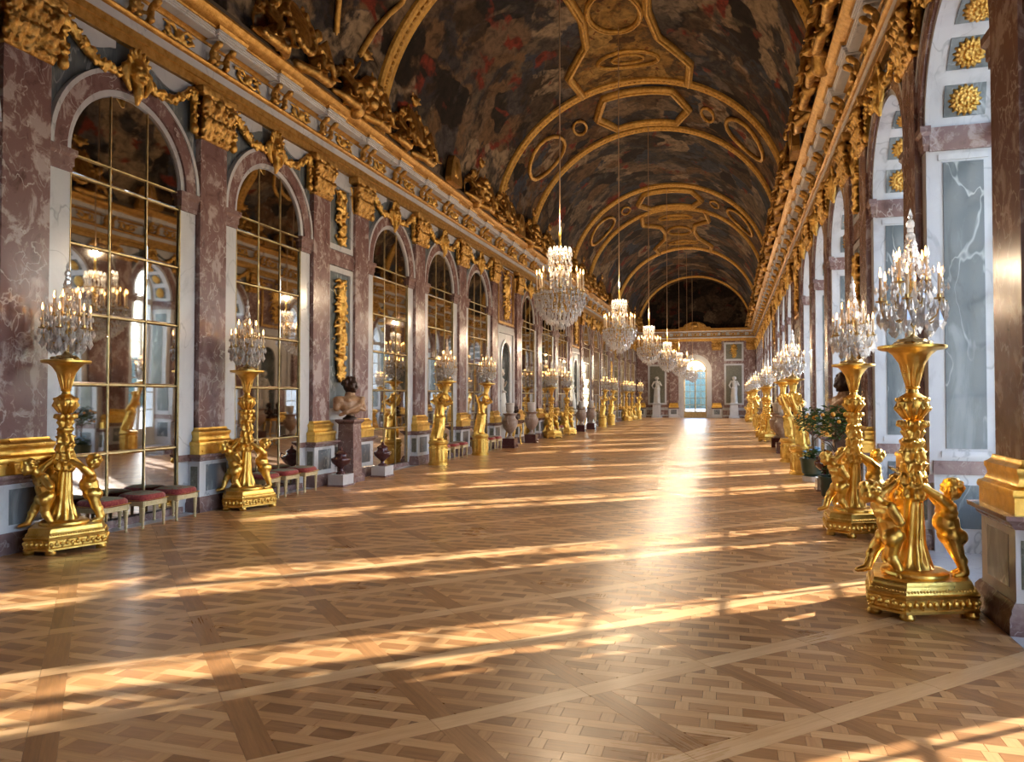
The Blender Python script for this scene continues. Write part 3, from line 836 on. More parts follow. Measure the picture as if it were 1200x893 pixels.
def console_mesh():
    mb = MB()
    for s_ in (-1, 1):
        c = s_ * .17
        P = [(.14, c, 7.22), (.20, c, 7.24), (.21, c, 7.30), (.19, c, 7.36), (.24, c, 7.43), (.32, c, 7.48), (.33, c, 7.54)]
        mb.chain(P, [.04, .055, .05, .045, .055, .06, .045], 8)
        mb.ell((.34, c, 7.50), (.05, .065, .05)); mb.ell((.22, c, 7.25), (.05, .06, .05))
        mb.ell((.24, c, 7.34), (.03, .035, .05))
    for k in range(5):
        a = PI * (k + .5) / 5; mb.cap((.13, 0, 7.27), (.16, .11 * math.cos(a), 7.28 + .16 * math.sin(a)), .025, .03, 6)
    mb.ell((.15, 0, 7.27), (.05, .06, .05))
    return bake(mb, .014, 'gold_stucco', 'console', 1, .5)
me_console = console_mesh()
me_block = MB().rect_lathe([(.0, 7.525), (.0, 7.55), (.02, 7.555), (.02, 7.58), (.045, 7.585), (.045, 7.612), (.07, 7.618), (.07, 7.645)], .28, .40).mesh('cornice_break', 'marble_white')
me_block2 = MB().rect_lathe([(.075, 7.643), (.085, 7.67), (.10, 7.69)], .28, .40).mesh('break_cap', 'gilt_cornice')
def frieze_mesh(seed):
    mb = MB(); rnd = random.Random(seed)
    mb.ell((.13, 0, 7.34), (.06, .09, .11)); mb.ell((.18, 0, 7.34), (.04, .05, .07))
    for s_ in (-1, 1):
        mb.chain([(.12, s_ * .05, 7.27), (.14, s_ * .16, 7.25), (.14, s_ * .27, 7.32), (.13, s_ * .24, 7.40), (.13, s_ * .18, 7.36)], [.03, .035, .035, .03, .02], 7)
        mb.chain([(.12, s_ * .06, 7.40), (.14, s_ * .15, 7.45), (.13, s_ * .33, 7.44)], [.03, .03, .02], 7)
        for _ in range(5): mb.ell((.14, s_ * rnd.uniform(.08, .36), rnd.uniform(7.23, 7.47)), rnd.uniform(.022, .04), 7, 5)
    return bake(mb, .015, 'gold_relief', 'frieze_ornament', 1, .5)
me_fri = [frieze_mesh(4), frieze_mesh(9)]
def entablature(name, loc, rz, a, c, marks):
    e = struct(extr([(0, 6.75), (.02, 6.75), (.02, CZ), (0, CZ)], a, c).build(name, 'gilt_cornice'))
    e.location = loc; e.rotation_euler = (0, 0, rz)
    for nm, mat, pr in ent_prof: extr(pr, a, c).build(nm, mat, e)
    for k, yy in enumerate(marks):
        place('console', me_console, e, (0, yy, 0)); place('cornice_break', me_block, e, (0, yy, 0)); place('break_cap', me_block2, e, (0, yy, 0))
        place('frieze_ornament', me_fri[k % 2], e, (0, yy + B / 4 + .0, 0))
    return e
mk = []
for yy in PIL: mk.append(yy)
for yy in ARC: mk.append(yy)
for yy in NIC: mk.append(yy)
mk.sort()
entablature('trim_1', (-XW, 0, 0), 0, Y0, Y1, mk)
entablature('trim_2', (XW, 0, 0), PI, -Y1, -Y0, [-q for q in mk])
entablature('trim_3', (0, Y1, 0), -PI / 2, -XW, XW, [-4, -2.4, -.8, .8, 2.4, 4])
entablature('trim_4', (0, Y0, 0), PI / 2, -XW, XW, [])

# ------------------------------------------------------------------ vault
VA, VB, VZ = 4.80, 4.50, 7.80
def vp(x, yy, d=0.0):
    """point of the vault at hall x, lowered by d along the normal"""
    c = max(-1, min(1, x / VA)); t = math.acos(-c)
    return vt(t, yy, d)
def vt(t, yy, d=0.0):
    X = -VA * math.cos(t); Z = VZ + VB * math.sin(t)
    n = Vector((X / VA ** 2, 0, (Z - VZ) / VB ** 2)).normalized()
    return Vector((X, yy, Z)) - n * d
def vgrid(fun, nu, nv):
    mb = MB(); vs = [fun(u / nu, v / nv) for v in range(nv + 1) for u in range(nu + 1)]
    fs = [(v * (nu + 1) + u, v * (nu + 1) + u + 1, (v + 1) * (nu + 1) + u + 1, (v + 1) * (nu + 1) + u) for v in range(nv) for u in range(nu)]
    return mb.add(vs, fs)
mb = MB(); n = 40
for d0 in (0, -.35):
    pass
shell = vgrid(lambda u, v: vt(PI * u, Y0 - .3 + v * (Y1 - Y0 + .6), -.02), 40, 1)
outer = vgrid(lambda u, v: vt(PI * u, Y0 - .3 + v * (Y1 - Y0 + .6), -.35), 40, 1)
shell.add(outer.v, outer.f)
for s_ in (-1, 1): shell.box(min(s_ * 4.7, s_ * (XW + .5)), max(s_ * 4.7, s_ * (XW + .5)), Y0 - .3, Y1 + .3, 7.862, 7.95)
ceiling = struct(shell.build('ceiling', 'ceiling_plaster'))

def fx(v): return v
def vpanel(name, mat, y0, y1, xl, xr, nu=24, nv=14, d=.03):
    """painted field between two edge curves xl(y), xr(y)"""
    def f(u, v):
        yy = y0 + (y1 - y0) * v; a, c = xl(yy), xr(yy)
        ta = math.acos(max(-1, min(1, -a / VA))); tc = math.acos(max(-1, min(1, -c / VA)))
        return vt(ta + (tc - ta) * u, yy, d)
    return vgrid(f, nu, nv).build(name, mat, ceiling)
def frame(pts, r, mat='gilt_frame', name='gilded_frame', closed=False, d=.08):
    """gilded moulding following points (x,y) on the vault"""
    P = []; m = len(pts)
    for i in range(m if closed else m - 1):
        a, c = pts[i], pts[(i + 1) % m]; L = math.hypot(a[0] - c[0], a[1] - c[1]); k = max(1, int(L / .3))
        for q in range(k):
            t = q / k; P.append(vp(a[0] + (c[0] - a[0]) * t, a[1] + (c[1] - a[1]) * t, d))
    if not closed: P.append(vp(pts[-1][0], pts[-1][1], d))
    o = MB().tube(P, r, 8, closed).build(name, mat, ceiling, angle=60)
    MB().tube([q - Vector((0, 0, .0)) + (Vector((0, 0, -1)) * r * .9) for q in P], r * .38, 6, closed).build('bead', 'gilt_frame', o, angle=60)
    return o
def rib(yc, w_, d=.16):
    prof = [(-w_, .0), (-w_, d * .7), (-w_ * .8, d), (-w_ * .55, d * .75), (-w_ * .3, d * .85), (0, d * .6), (w_ * .3, d * .85), (w_ * .55, d * .75), (w_ * .8, d), (w_, d * .7), (w_, 0)]
    n = 56; m = len(prof); vs = []; fs = []
    for k in range(n + 1):
        t = PI * k / n
        for dy, dd in prof: vs.append(vt(t, yc + dy, dd))
    for k in range(n):
        for j in range(m - 1): fs.append((k * m + j, k * m + j + 1, (k + 1) * m + j + 1, (k + 1) * m + j))
    o = MB().add(vs, fs).build('gilded_rib', 'gilt_frame', ceiling, angle=20)
    bd = MB()
    for k in range(2, 90):       # leaf beads along the rib
        p = vt(PI * k / 92, yc, d * .72); bd.ell(p, (.055, .05, .055), 6, 4)
    bd.build('leaf_bead', 'gold_stucco', o)
    return o
for yy, w_ in ((15.45, .24), (24.6, .17), (29.15, .17), (37.2, .20), (41.9, .20), (53.3, .28), (66.2, .25), (2.6, .2)): rib(yy, w_)
FULL = lambda yy: 4.799
NEG = lambda yy: -4.799
def pl(pts):
    def f(yy):
        for (ya, xa_), (yb, xb_) in zip(pts, pts[1:]):
            if ya <= yy <= yb: return xa_ + (xb_ - xa_) * (yy - ya) / (yb - ya)
        return pts[0][1] if yy < pts[0][0] else pts[-1][1]
    return f
def big_bay(y0, y1, octa):
    """two great side pictures with a gilded centre cartouche between them"""
    L = y1 - y0; e = 1.75
    cr = pl([(y0, e), (y0 + .18 * L, 1.9), (y0 + .34 * L, 1.05), (y0 + .5 * L, 1.0 if octa else .9), (y0 + .66 * L, 1.05), (y0 + .82 * L, 1.9), (y1, e)])
    cl_ = lambda yy: -cr(yy)
    vpanel('painted_field', 'painting_sky', y0, y1, NEG, cl_); vpanel('painted_field', 'painting_sky', y0, y1, cr, FULL)
    vpanel('cartouche', 'painting_gilt', y0, y1, cl_, cr, 12, 30, .05)
    ks = [0, .18, .34, .42, .5, .58, .66, .82, 1]
    bul = {.42: 1.45, .58: 1.45}
    for s_ in (-1, 1): frame([(s_ * bul.get(k, cr(y0 + k * L)), y0 + k * L) for k in ks if k not in bul], .13)
    for k in (.82, .18):
        yc = y0 + k * L
        frame([(.95 * math.cos(q * PI / 10), yc + .55 * math.sin(q * PI / 10)) for q in range(20)], .06, closed=True, d=.07)
        frame([(.5 * math.cos(q * PI / 10), yc + .28 * math.sin(q * PI / 10)) for q in range(20)], .04, closed=True, d=.07)
    yc = y0 + .5 * L
    frame([(.72 * math.cos(q * PI / 10), yc + 1.1 * math.sin(q * PI / 10)) for q in range(20)], .08, closed=True)
def band(y0, y1):
    """trompe-l'oeil band between two ribs, octagonal picture on the crown, medallions on the flanks"""
    vpanel('painted_band', 'painting_brown', y0, y1, NEG, FULL, 40, 8)
    yc = (y0 + y1) / 2; h_ = (y1 - y0) / 2 * .66
    oc = [(-1.65, yc), (-1.15, yc + h_), (1.15, yc + h_), (1.65, yc), (1.15, yc - h_), (-1.15, yc - h_)]
    ed = pl([(yc - h_, 1.15), (yc, 1.65), (yc + h_, 1.15)])
    vpanel('octagon_picture', 'painting_sky', yc - h_, yc + h_, lambda yy: -ed(yy), ed, 12, 6, .06)
    frame(oc, .15, closed=True)
    for s_ in (-1, 1):
        t0 = 3.55
        frame([(s_ * (t0 + .62 * math.cos(q * PI / 8)), yc + h_ * .8 * math.sin(q * PI / 8)) for q in range(16)], .07, closed=True)
        frame([(s_ * (2.3 + .22 * math.cos(q * PI / 6)), yc + h_ * .42 * math.sin(q * PI / 6)) for q in range(12)], .05, closed=True)
def plain(y0, y1):
    vpanel('painted_field', 'painting_sky', y0, y1, NEG, FULL, 40, 12)
big_bay(2.6, 15.45, True); vpanel('painted_band', 'painting_brown', Y0 - .3, 2.6, NEG, FULL, 40, 3)
for s_ in (-1, 1):
    frame([(s_ * 4.6, 13.2), (s_ * 3.9, 12.3), (s_ * 3.0, 12.9), (s_ * 2.6, 13.6), (s_ * 3.0, 14.4), (s_ * 3.9, 14.8), (s_ * 4.6, 14.2)], .06)
big_bay(15.45, 24.6, False)
band(24.6, 29.15); plain(29.15, 37.2); band(37.2, 41.9); big_bay(41.9, 53.3, False)
plain(53.3, 66.2); vpanel('painted_band', 'painting_brown', 66.2, Y1 + .3, NEG, FULL, 40, 3)

# ------------------------------------------------------------------ end walls
wall_end = struct(empty('wall_end', (0, Y1, 0), -PI / 2)); bpy.data.objects.remove(wall_end)
DH = .98; DS = 4.15
mb = MB(); arch_plate(mb, -XW - .3, XW + .3, 0, DH, DS, 0, 7.9, -.5, 0, 0)
wall_end = struct(mb.build('wall_end', 'marble_red', angle=25)); wall_end.location = (0, Y1, 0); wall_end.rotation_euler = (0, 0, -PI / 2)
lun = MB(); vs = [(-.0, 0, 7.8)]; n = 40
P = [(VA * 1.02 * math.cos(PI * k / n), 7.8 + VB * 1.02 * math.sin(PI * k / n)) for k in range(n + 1)]
lun.poly_prism([(-XW, 7.8)] + P[::-1] + [(XW, 7.8)], -.5, -.02)
lun.build('lunette_picture', 'painting_dark', wall_end)
for nm, me in (('inner_moulding', ring(DH, DH + .1, 0, .06, DS).mesh('inner_moulding', 'marble_white')),
               ('archivolt', ring(DH + .1, DH + .45, 0, .10, DS).mesh('archivolt', 'marble_white')),
               ('outer_moulding', ring(DH + .45, DH + .62, 0, .14, DS).mesh('outer_moulding', 'marble_red')),
               ('door_jamb', MB().box(0, .08, -DH - .45, -DH, 0, DS).box(0, .08, DH, DH + .45, 0, DS).mesh('door_jamb', 'marble_white'))):
    place(nm, me, wall_end)
for X in (-1.85, 1.85, -4.75, 4.75):
    p = place('pilaster', pl_shaft, wall_end, (0, X, 0))
    for nm, me in (('plinth', pl_plinth), ('plinth_cap', pl_cap), ('inset_panel', pl_panel), ('gilded_base', pl_base), ('capital', me_capital)): place(nm, me, p)
for s_ in (-1, 1):
    c = s_ * 3.3
    for nm, me in (('panel_frame', framed(-.82, .82, 1.15, 4.75, .16, .07).mesh('panel_frame', 'marble_white')),
                   ('panel_frame', framed(-.82, .82, 5.0, 6.62, .16, .07).mesh('panel_frame', 'marble_white')),
                   ('inset_panel', MB().box(0, .02, -.66, .66, 1.31, 4.59).box(0, .02, -.66, .66, 5.16, 6.46).mesh('inset_panel', 'marble_olive')),
                   ('panel_frame', framed(-1.05, -.05, .15, .78, .10, .05).mesh('panel_frame', 'marble_white')),
                   ('panel_frame', framed(.05, 1.05, .15, .78, .10, .05).mesh('panel_frame', 'marble_white')),
                   ('dado_band', MB().rect_lathe([(0, .80), (.02, .84), (.03, .90)], 1.1, .10).mesh('dado_band', 'marble_white'))):
        place(nm, me, wall_end, (0, c, 0))
    me = trophy_mesh(5.28, 6.35, .36, 31, 'trophy'); place('trophy', me, wall_end, (0, c, 0))
# glazed gilt door leaves standing in the end arch
d1 = MB()
fr = ring(DH - .10, DH, -.05, .05, DS); d1.add(fr.v, fr.f)
d1.box(-.05, .05, -DH, -DH + .1, 0, DS).box(-.05, .05, DH - .1, DH, 0, DS).box(-.05, .05, -.05, .05, 0, DS).box(-.05, .05, -DH, DH, DS - .07, DS + .05)
d1.box(-.04, .04, -DH + .1, DH - .1, 0, .55)
door_1 = struct(d1.build('door_1', 'gilt_bar')); door_1.location = (0, Y1 + .2, 0); door_1.rotation_euler = (0, 0, -PI / 2)
d2 = MB()
for z in [.55 + k * .59 for k in range(1, 6)]: d2.box(-.02, .02, -DH + .1, DH - .1, z - .02, z + .02)
for q in (-.47, .47): d2.box(-.02, .02, q - .015, q + .015, .55, DS + .75)
d2.box(-.02, .02, -.02, .02, DS, DS + DH - .05).build('glazing_bar', 'gilt_bar', door_1)
me_dp = MB().box(-.003, .003, -.19, .19, -.27, .27).mesh('pane', 'window_glass')
for k in range(6):
    for q in (-.68, -.26, .26, .68): place('pane', me_dp, door_1, (0, q, .55 + (k + .5) * .59))
MB().poly_prism([(a * .95, z) for a, z in arch_pts(DH - .08, DS + .05, 16)], -.003, .003).build('fan_pane', 'window_glass', door_1)
# pediment over the far cornice
pd = MB(); P = [(1.05 * math.cos(PI * k / 12), 7.85 + .62 * math.sin(PI * k / 12)) for k in range(13)]
pd.poly_prism(P, .05, .42).poly_prism([(-1.45, 7.83), (1.45, 7.83), (1.3, 8.0), (-1.3, 8.0)], .02, .5)
pdo = pd.build('pediment', 'gilt_cornice', wall_end)
stc = MB()
for k in range(9):
    a = PI * k / 8; stc.ell((.46, .75 * math.cos(a), 8.0 + .42 * math.sin(a)), .09, 8, 6)
stc.ell((.46, 0, 8.15), (.1, .3, .22)); bm_ = bake(stc, .03, 'gold_stucco', 'pediment_relief', 1, .6); place('pediment_relief', bm_, pdo)
mb = MB(); arch_plate(mb, -XW - .3, XW + .3, 0, 1.2, 4.3, 0, 12.6, -.5, 0, 0)
wall_back = struct(mb.build('wall_back', 'marble_red', angle=25)); wall_back.location = (0, Y0, 0); wall_back.rotation_euler = (0, 0, PI / 2)
MB().box(-.9, -.55, -1.5, 1.5, 0, 5.8).build('door_leaf', 'paint_cream', wall_back)

# ------------------------------------------------------------------ terrace and gardens outside
struct(MB().box(-60, 160, -90, 190, -.6, -.26).build('ground', 'gravel'))
for k, (x, yy, l_, hh) in enumerate(((70, 20, 60, 7), (75, 95, 60, 8), (0, 150, 22, 7), (-32, 150, 20, 8), (32, 150, 22, 9))):
    mb = MB(); rnd = random.Random(k)
    for q in range(26):
        t = (q + .5) / 26 - .5
        along = (0, 1) if x > 60 else (1, 0)
        mb.ell((x + along[0] * t * l_ + rnd.uniform(-1, 1), yy + along[1] * t * l_ + rnd.uniform(-1, 1), hh * .35 + rnd.uniform(-.4, .6)), (3.0, 3.0, hh * .62 * rnd.uniform(.8, 1.15)), 10, 7)
    me = bake(mb, .6, 'hedge', 'garden_hedge', 1)
    h_ = place('garden_hedge', me)
    tag(h_, 'dense clipped green garden hedge standing beyond the glazed end door' if x < 60 else 'dense clipped green garden hedge beyond the arched windows', 'hedge', 'hedges past the end door' if x < 60 else 'hedges past the windows')
# ------------------------------------------------------------------ figures (one continuous skin each)
V = Vector
def head(mb, c, r, face, up=V((0, 0, 1)), hair='curls', seed=1):
    c = V(c); f = V(face).normalized(); s_ = f.cross(V(up)).normalized(); u = s_.cross(f).normalized()
    Mx = Matrix((s_, f, u)).transposed()
    mb.ell(c, (r * .86, r * .98, r * 1.08), 14, 10, Mx)
    q = lambda a, b_, d: c + s_ * a * r + f * b_ * r + u * d * r
    mb.ell(q(0, .45, -.55), (r * .55, r * .5, r * .45), 10, 8, Mx)          # jaw
    mb.cap(q(0, .98, .05), q(0, 1.12, -.22), r * .09, r * .14, 7)           # nose
    mb.cap(q(-.24, .93, -.52), q(.24, .93, -.52), r * .08, r * .08, 6)      # mouth
    mb.ell(q(0, .86, -.82), r * .2, 7, 6)                                    # chin
    for k in (-1, 1):
        mb.ell(q(k * .42, .72, -.28), r * .30, 8, 6)                         # cheek
        mb.cap(q(k * .18, .92, .22), q(k * .58, .76, .22), r * .10, r * .09, 6)   # brow
        mb.ell(q(k * .36, .84, .05), r * .12, 7, 5)                          # eye
        mb.ell(q(k * .92, 0, -.05), (r * .12, r * .2, r * .26), 7, 6, Mx)    # ear
    rnd = random.Random(seed)
    for k in range(30 if hair == 'curls' else 44):
        a = rnd.uniform(0, 2 * PI); e = rnd.uniform(-.1 if hair == 'curls' else -.9, 1)
        d = (s_ * math.cos(a) + f * math.sin(a)) * math.sqrt(max(0, 1 - e * e)) + u * e
        if d.dot(f) > .45 and e < .62: continue
        if d.dot(f) > .1 and e < 0: continue
        mb.ell(c + d * r * (1.0 if hair == 'curls' else 1.12), r * rnd.uniform(.22, .32), 7, 5)
def hand(mb, wrist, d, n, size):
    """palm with four fingers and a thumb, d = pointing, n = palm normal"""
    d = V(d).normalized(); n = V(n).normalized(); s_ = d.cross(n).normalized(); w0 = V(wrist)
    mb.cap(w0, w0 + d * size * .45, size * .22, size * .26, 7)
    for k, L in ((-1.5, .42), (-.5, .52), (.5, .50), (1.5, .40)):
        b0 = w0 + d * size * .5 + s_ * k * size * .14
        mb.chain([b0, b0 + d * size * L * .6, b0 + d * size * L + n * size * .16], [size * .085, size * .08, size * .06], 6)
    mb.chain([w0 + d * size * .15 + s_ * size * .2, w0 + d * size * .4 + s_ * size * .42 + n * size * .1], [size * .10, size * .075], 6)
def putto(j, seed=1, wings=False, wide=1.0):
    """j: joints of a chubby child; returns MB"""
    mb = MB(); g = {k: (V(p) if k in ('face', 'flip') else V((p[0] * wide, p[1], p[2]))) for k, p in j.items()}
    hip = (g['hl'] + g['hr']) / 2; sh = (g['sl'] + g['sr']) / 2
    up = (sh - hip).normalized(); ax = (g['sr'] - g['sl']).normalized(); fr = up.cross(ax) * -1
    fr = ax.cross(up) * -1 if 'flip' in g else up.cross(ax)
    mid = hip.lerp(sh, .45)
    mb.cap(g['sl'], g['sr'], .055, .055); mb.cap(hip.lerp(sh, .8) - ax * .045, hip.lerp(sh, .8) + ax * .045, .075, .075)
    mb.ell(mid + fr * .025, (.098, .098, .10)); mb.cap(hip, mid, .098, .095)
    mb.cap(g['hl'], g['hr'], .08, .08)
    for k in ('l', 'r'):
        mb.ell(g['h' + k] - fr * .05 - up * .015, .072)                      # seat
        mb.chain([g['h' + k], g['k' + k], g['a' + k]], [.078, .055, .036])
        mb.ell(g['k' + k].lerp(g['a' + k], .35) - fr * .012, .048)           # calf
        toe = g.get('t' + k, g['a' + k] + V((fr.x, fr.y, 0)).normalized() * .075)
        mb.chain([g['a' + k] - V((0, 0, .012)), (g['a' + k] + toe) / 2 - V((0, 0, .022)), toe - V((0, 0, .028))], [.034, .032, .024], 8)
        for q in range(3):
            s2_ = (toe - g['a' + k]).cross(V((0, 0, 1))).normalized(); mb.ell(toe + s2_ * (q - 1) * .018 + (toe - g['a' + k]).normalized() * .018 - V((0, 0, .032)), .012, 6, 5)
        mb.chain([g['s' + k], g['e' + k], g['w' + k]], [.05, .042, .029])
        dd = g['w' + k] - g['e' + k]; hand(mb, g['w' + k], dd, fr if fr.cross(dd).length > .05 else ax, .075)
    hd = g['head']; mb.cap(sh + up * .02, hd, .045, .045)
    head(mb, hd, .085, g.get('face', fr), up, 'curls', seed)
    if wings:
        for k in (-1, 1):
            for q in range(5):
                a = sh - fr * .06 + ax * k * .05; mb.chain([a, a + ax * k * (.16 + .03 * q) + up * (.16 - .07 * q) - fr * .05, a + ax * k * (.24 + .02 * q) + up * (.02 - .10 * q) - fr * .06], [.03, .03, .015], 6)
    return mb
# leaning putto: stands on +x side of the stem, faces it, arms reach to the stem
P_A = dict(hl=(.25, -.055, .335), hr=(.25, .055, .335), kl=(.285, -.06, .175), kr=(.31, .05, .18), al=(.33, -.075, .04), ar=(.37, .06, .04), tl=(.255, -.085, .03), tr=(.30, .065, .03),
           sl=(.225, -.095, .575), sr=(.225, .085, .575), el=(.14, -.13, .66), er=(.15, .12, .68), wl=(.045, -.09, .74), wr=(.06, .07, .79), head=(.275, -.01, .715), face=(-.5, -.75, .15))
# second putto: steps out, chest to the viewer, head turned outward, one arm back to the stem
P_B = dict(hl=(.17, -.07, .33), hr=(.18, .06, .335), kl=(.23, -.16, .19), kr=(.20, .03, .175), al=(.30, -.13, .04), ar=(.16, .085, .04), tl=(.37, -.155, .03), tr=(.20, .145, .03),
           sl=(.24, -.10, .565), sr=(.23, .09, .57), el=(.155, -.15, .67), er=(.20, .17, .46), wl=(.065, -.10, .765), wr=(.15, .07, .45), head=(.335, -.03, .69), face=(.85, .3, -.2), flip=(1, 0, 0))
P_A['flip'] = (1, 0, 0)
me_putto_a = bake(putto(P_A, 2, False, 1.12), .0095, 'gold', 'putto', 2, .6)
me_putto_b = bake(putto(P_B, 5, False, 1.12), .0095, 'gold', 'putto', 2, .6)

# ------------------------------------------------------------------ torchere with three putti
def hexbase(r, cut):
    pts = []
    for k in range(3):
        a = 2 * PI * k / 3
        for s_ in (-1, 1): pts.append((r * math.cos(a + s_ * cut), r * math.sin(a + s_ * cut)))
    return pts
def hexloft(mb, prof, cut=.33):
    vs = []; fs = []
    for r, z in prof: vs += [(x, yy, z) for x, yy in hexbase(r, cut)]
    m = len(prof)
    for i in range(m - 1):
        for k in range(6): fs.append((i * 6 + k, i * 6 + (k + 1) % 6, (i + 1) * 6 + (k + 1) % 6, (i + 1) * 6 + k))
    fs += [tuple(range(5, -1, -1)), tuple((m - 1) * 6 + k for k in range(6))]
    return mb.add(vs, fs)
me_tb = hexloft(MB(), [(.485, .055), (.485, .075), (.47, .085), (.47, .165), (.485, .175), (.49, .195), (.47, .205), (.462, .225), (.44, .245), (.435, .265), (.43, .29), (.42, .30)]).mesh('base', 'gold')
def base_relief():
    mb = MB(); pts = hexbase(.472, .33); rnd = random.Random(2)
    for k in range(6):
        a = V((*pts[k], 0)); c = V((*pts[(k + 1) % 6], 0)); L = (c - a).length; n = max(3, int(L / .055)); nrm = V(((a + c) / 2).normalized())
        for q in range(n):
            t = (q + .5) / n; p = a.lerp(c, t)
            mb.ell(p + V((0, 0, .125)), .026, 7, 5); mb.ell(p + V((0, 0, .125 + (.03 if q % 2 else -.03))) + nrm * .003, .014, 6, 4)
        n2 = int(L / .028); pts2 = hexbase(.452, .33); a2 = V((*pts2[k], 0)); c2 = V((*pts2[(k + 1) % 6], 0))
        for q in range(n2): mb.ell(a2.lerp(c2, (q + .5) / n2) + V((0, 0, .225)), .014, 6, 4)
    return mb.mesh('chased_relief', 'gold')
me_tr = base_relief()
me_foot = MB().lathe([(.03, 0), (.055, .005), (.06, .025), (.05, .045), (.045, .06)], 12).mesh('foot', 'gold')
def stem_mesh():
    mb = MB(); rnd = random.Random(6)
    mb.lathe([(.20, .295), (.20, .325), (.17, .335)], 20)
    prof = [(.16, .33), (.10, .42), (.07, .60), (.06, .85), (.065, 1.1), (.055, 1.35), (.05, 1.56)]
    mb.lathe(prof, 14)
    for k in range(9):
        a = 2 * PI * k / 9; mb.chain([(.13 * math.cos(a), .13 * math.sin(a), .33), (.075 * math.cos(a), .075 * math.sin(a), .55), (.06 * math.cos(a + .3), .06 * math.sin(a + .3), .95)], [.03, .02, .018], 6)
    for ring_, (z, r_, n) in enumerate(((1.00, .075, 8), (1.10, .075, 8), (1.20, .07, 7), (1.30, .065, 7), (1.39, .06, 6), (1.47, .055, 6))):
        for k in range(n):
            a = 2 * PI * k / n + ring_ * .4 + rnd.uniform(-.15, .15); d = V((math.cos(a), math.sin(a), 0))
            mb.chain([d * (r_ - .02) + V((0, 0, z - .05)), d * (r_ + .012) + V((0, 0, z + .02)), d * (r_ + .038) + V((0, 0, z + .03 * rnd.choice((-1, 1))))], [.022, .026, .012], 6)
            mb.ell(d * (r_ + .012) + V((0, 0, z - .055)), rnd.uniform(.018, .03), 7, 5)
    for k in range(10):
        a = 2 * PI * k / 10; d = V((math.cos(a), math.sin(a), 0)); mb.chain([d * .06 + V((0, 0, 1.53)), d * .10 + V((0, 0, 1.575)), d * .115 + V((0, 0, 1.56))], [.025, .03, .02], 6)
    return bake(mb, .0105, 'gold', 'stem', 1, .6)
me_stem = stem_mesh()
me_vase = MB().lathe([(.035, 1.56), (.05, 1.60), (.085, 1.635), (.118, 1.70), (.125, 1.745), (.12, 1.77), (.105, 1.785), (.11, 1.795), (.085, 1.81), (.05, 1.835), (.042, 1.865), (.06, 1.88), (.045, 1.895)], 22).mesh('vase_knop', 'gold')
def knop_mesh():
    mb = MB()
    for k in range(12):
        a = 2 * PI * k / 12; d = V((math.cos(a), math.sin(a), 0)); mb.chain([d * .07 + V((0, 0, 1.62)), d * .125 + V((0, 0, 1.70)), d * .12 + V((0, 0, 1.745))], [.014, .022, .008], 6)
        mb.ell(d * .118 + V((0, 0, 1.775)), .019, 6, 5)
        mb.chain([d * .045 + V((0, 0, 1.90)), d * .068 + V((0, 0, 2.0)), d * .10 + V((0, 0, 2.10))], [.012, .016, .006], 6)
    return mb.mesh('leaf_ornament', 'gold')
me_knop = knop_mesh()
me_tray = MB().lathe([(.045, 1.89), (.055, 1.95), (.075, 2.02), (.105, 2.09), (.15, 2.16), (.19, 2.195), (.255, 2.205), (.268, 2.215), (.268, 2.235), (.255, 2.24), (.0, 2.24)], 30, cap=False).mesh('tray', 'gold')
me_disc = MB().lathe([(.26, .298), (.265, .31), (.26, .33), (.235, .345), (.2, .35)], 26).mesh('foot_disc', 'gold')
def torchere_putti(name):
    t = empty(name)
    place('base', me_tb, t); stuff(place('chased_relief', me_tr, t)); place('foot_disc', me_disc, t)
    for x, yy in hexbase(.42, .33): place('foot', me_foot, t, (x, yy, 0))
    place('stem', me_stem, t); v_ = place('vase_knop', me_vase, t); stuff(place('leaf_ornament', me_knop, v_)); place('tray', me_tray, t)
    for k, (a, me) in enumerate(((16, me_putto_a), (208, me_putto_b), (112, me_putto_a))): place('putto', me, t, (0, 0, .30), R(a))
    return t
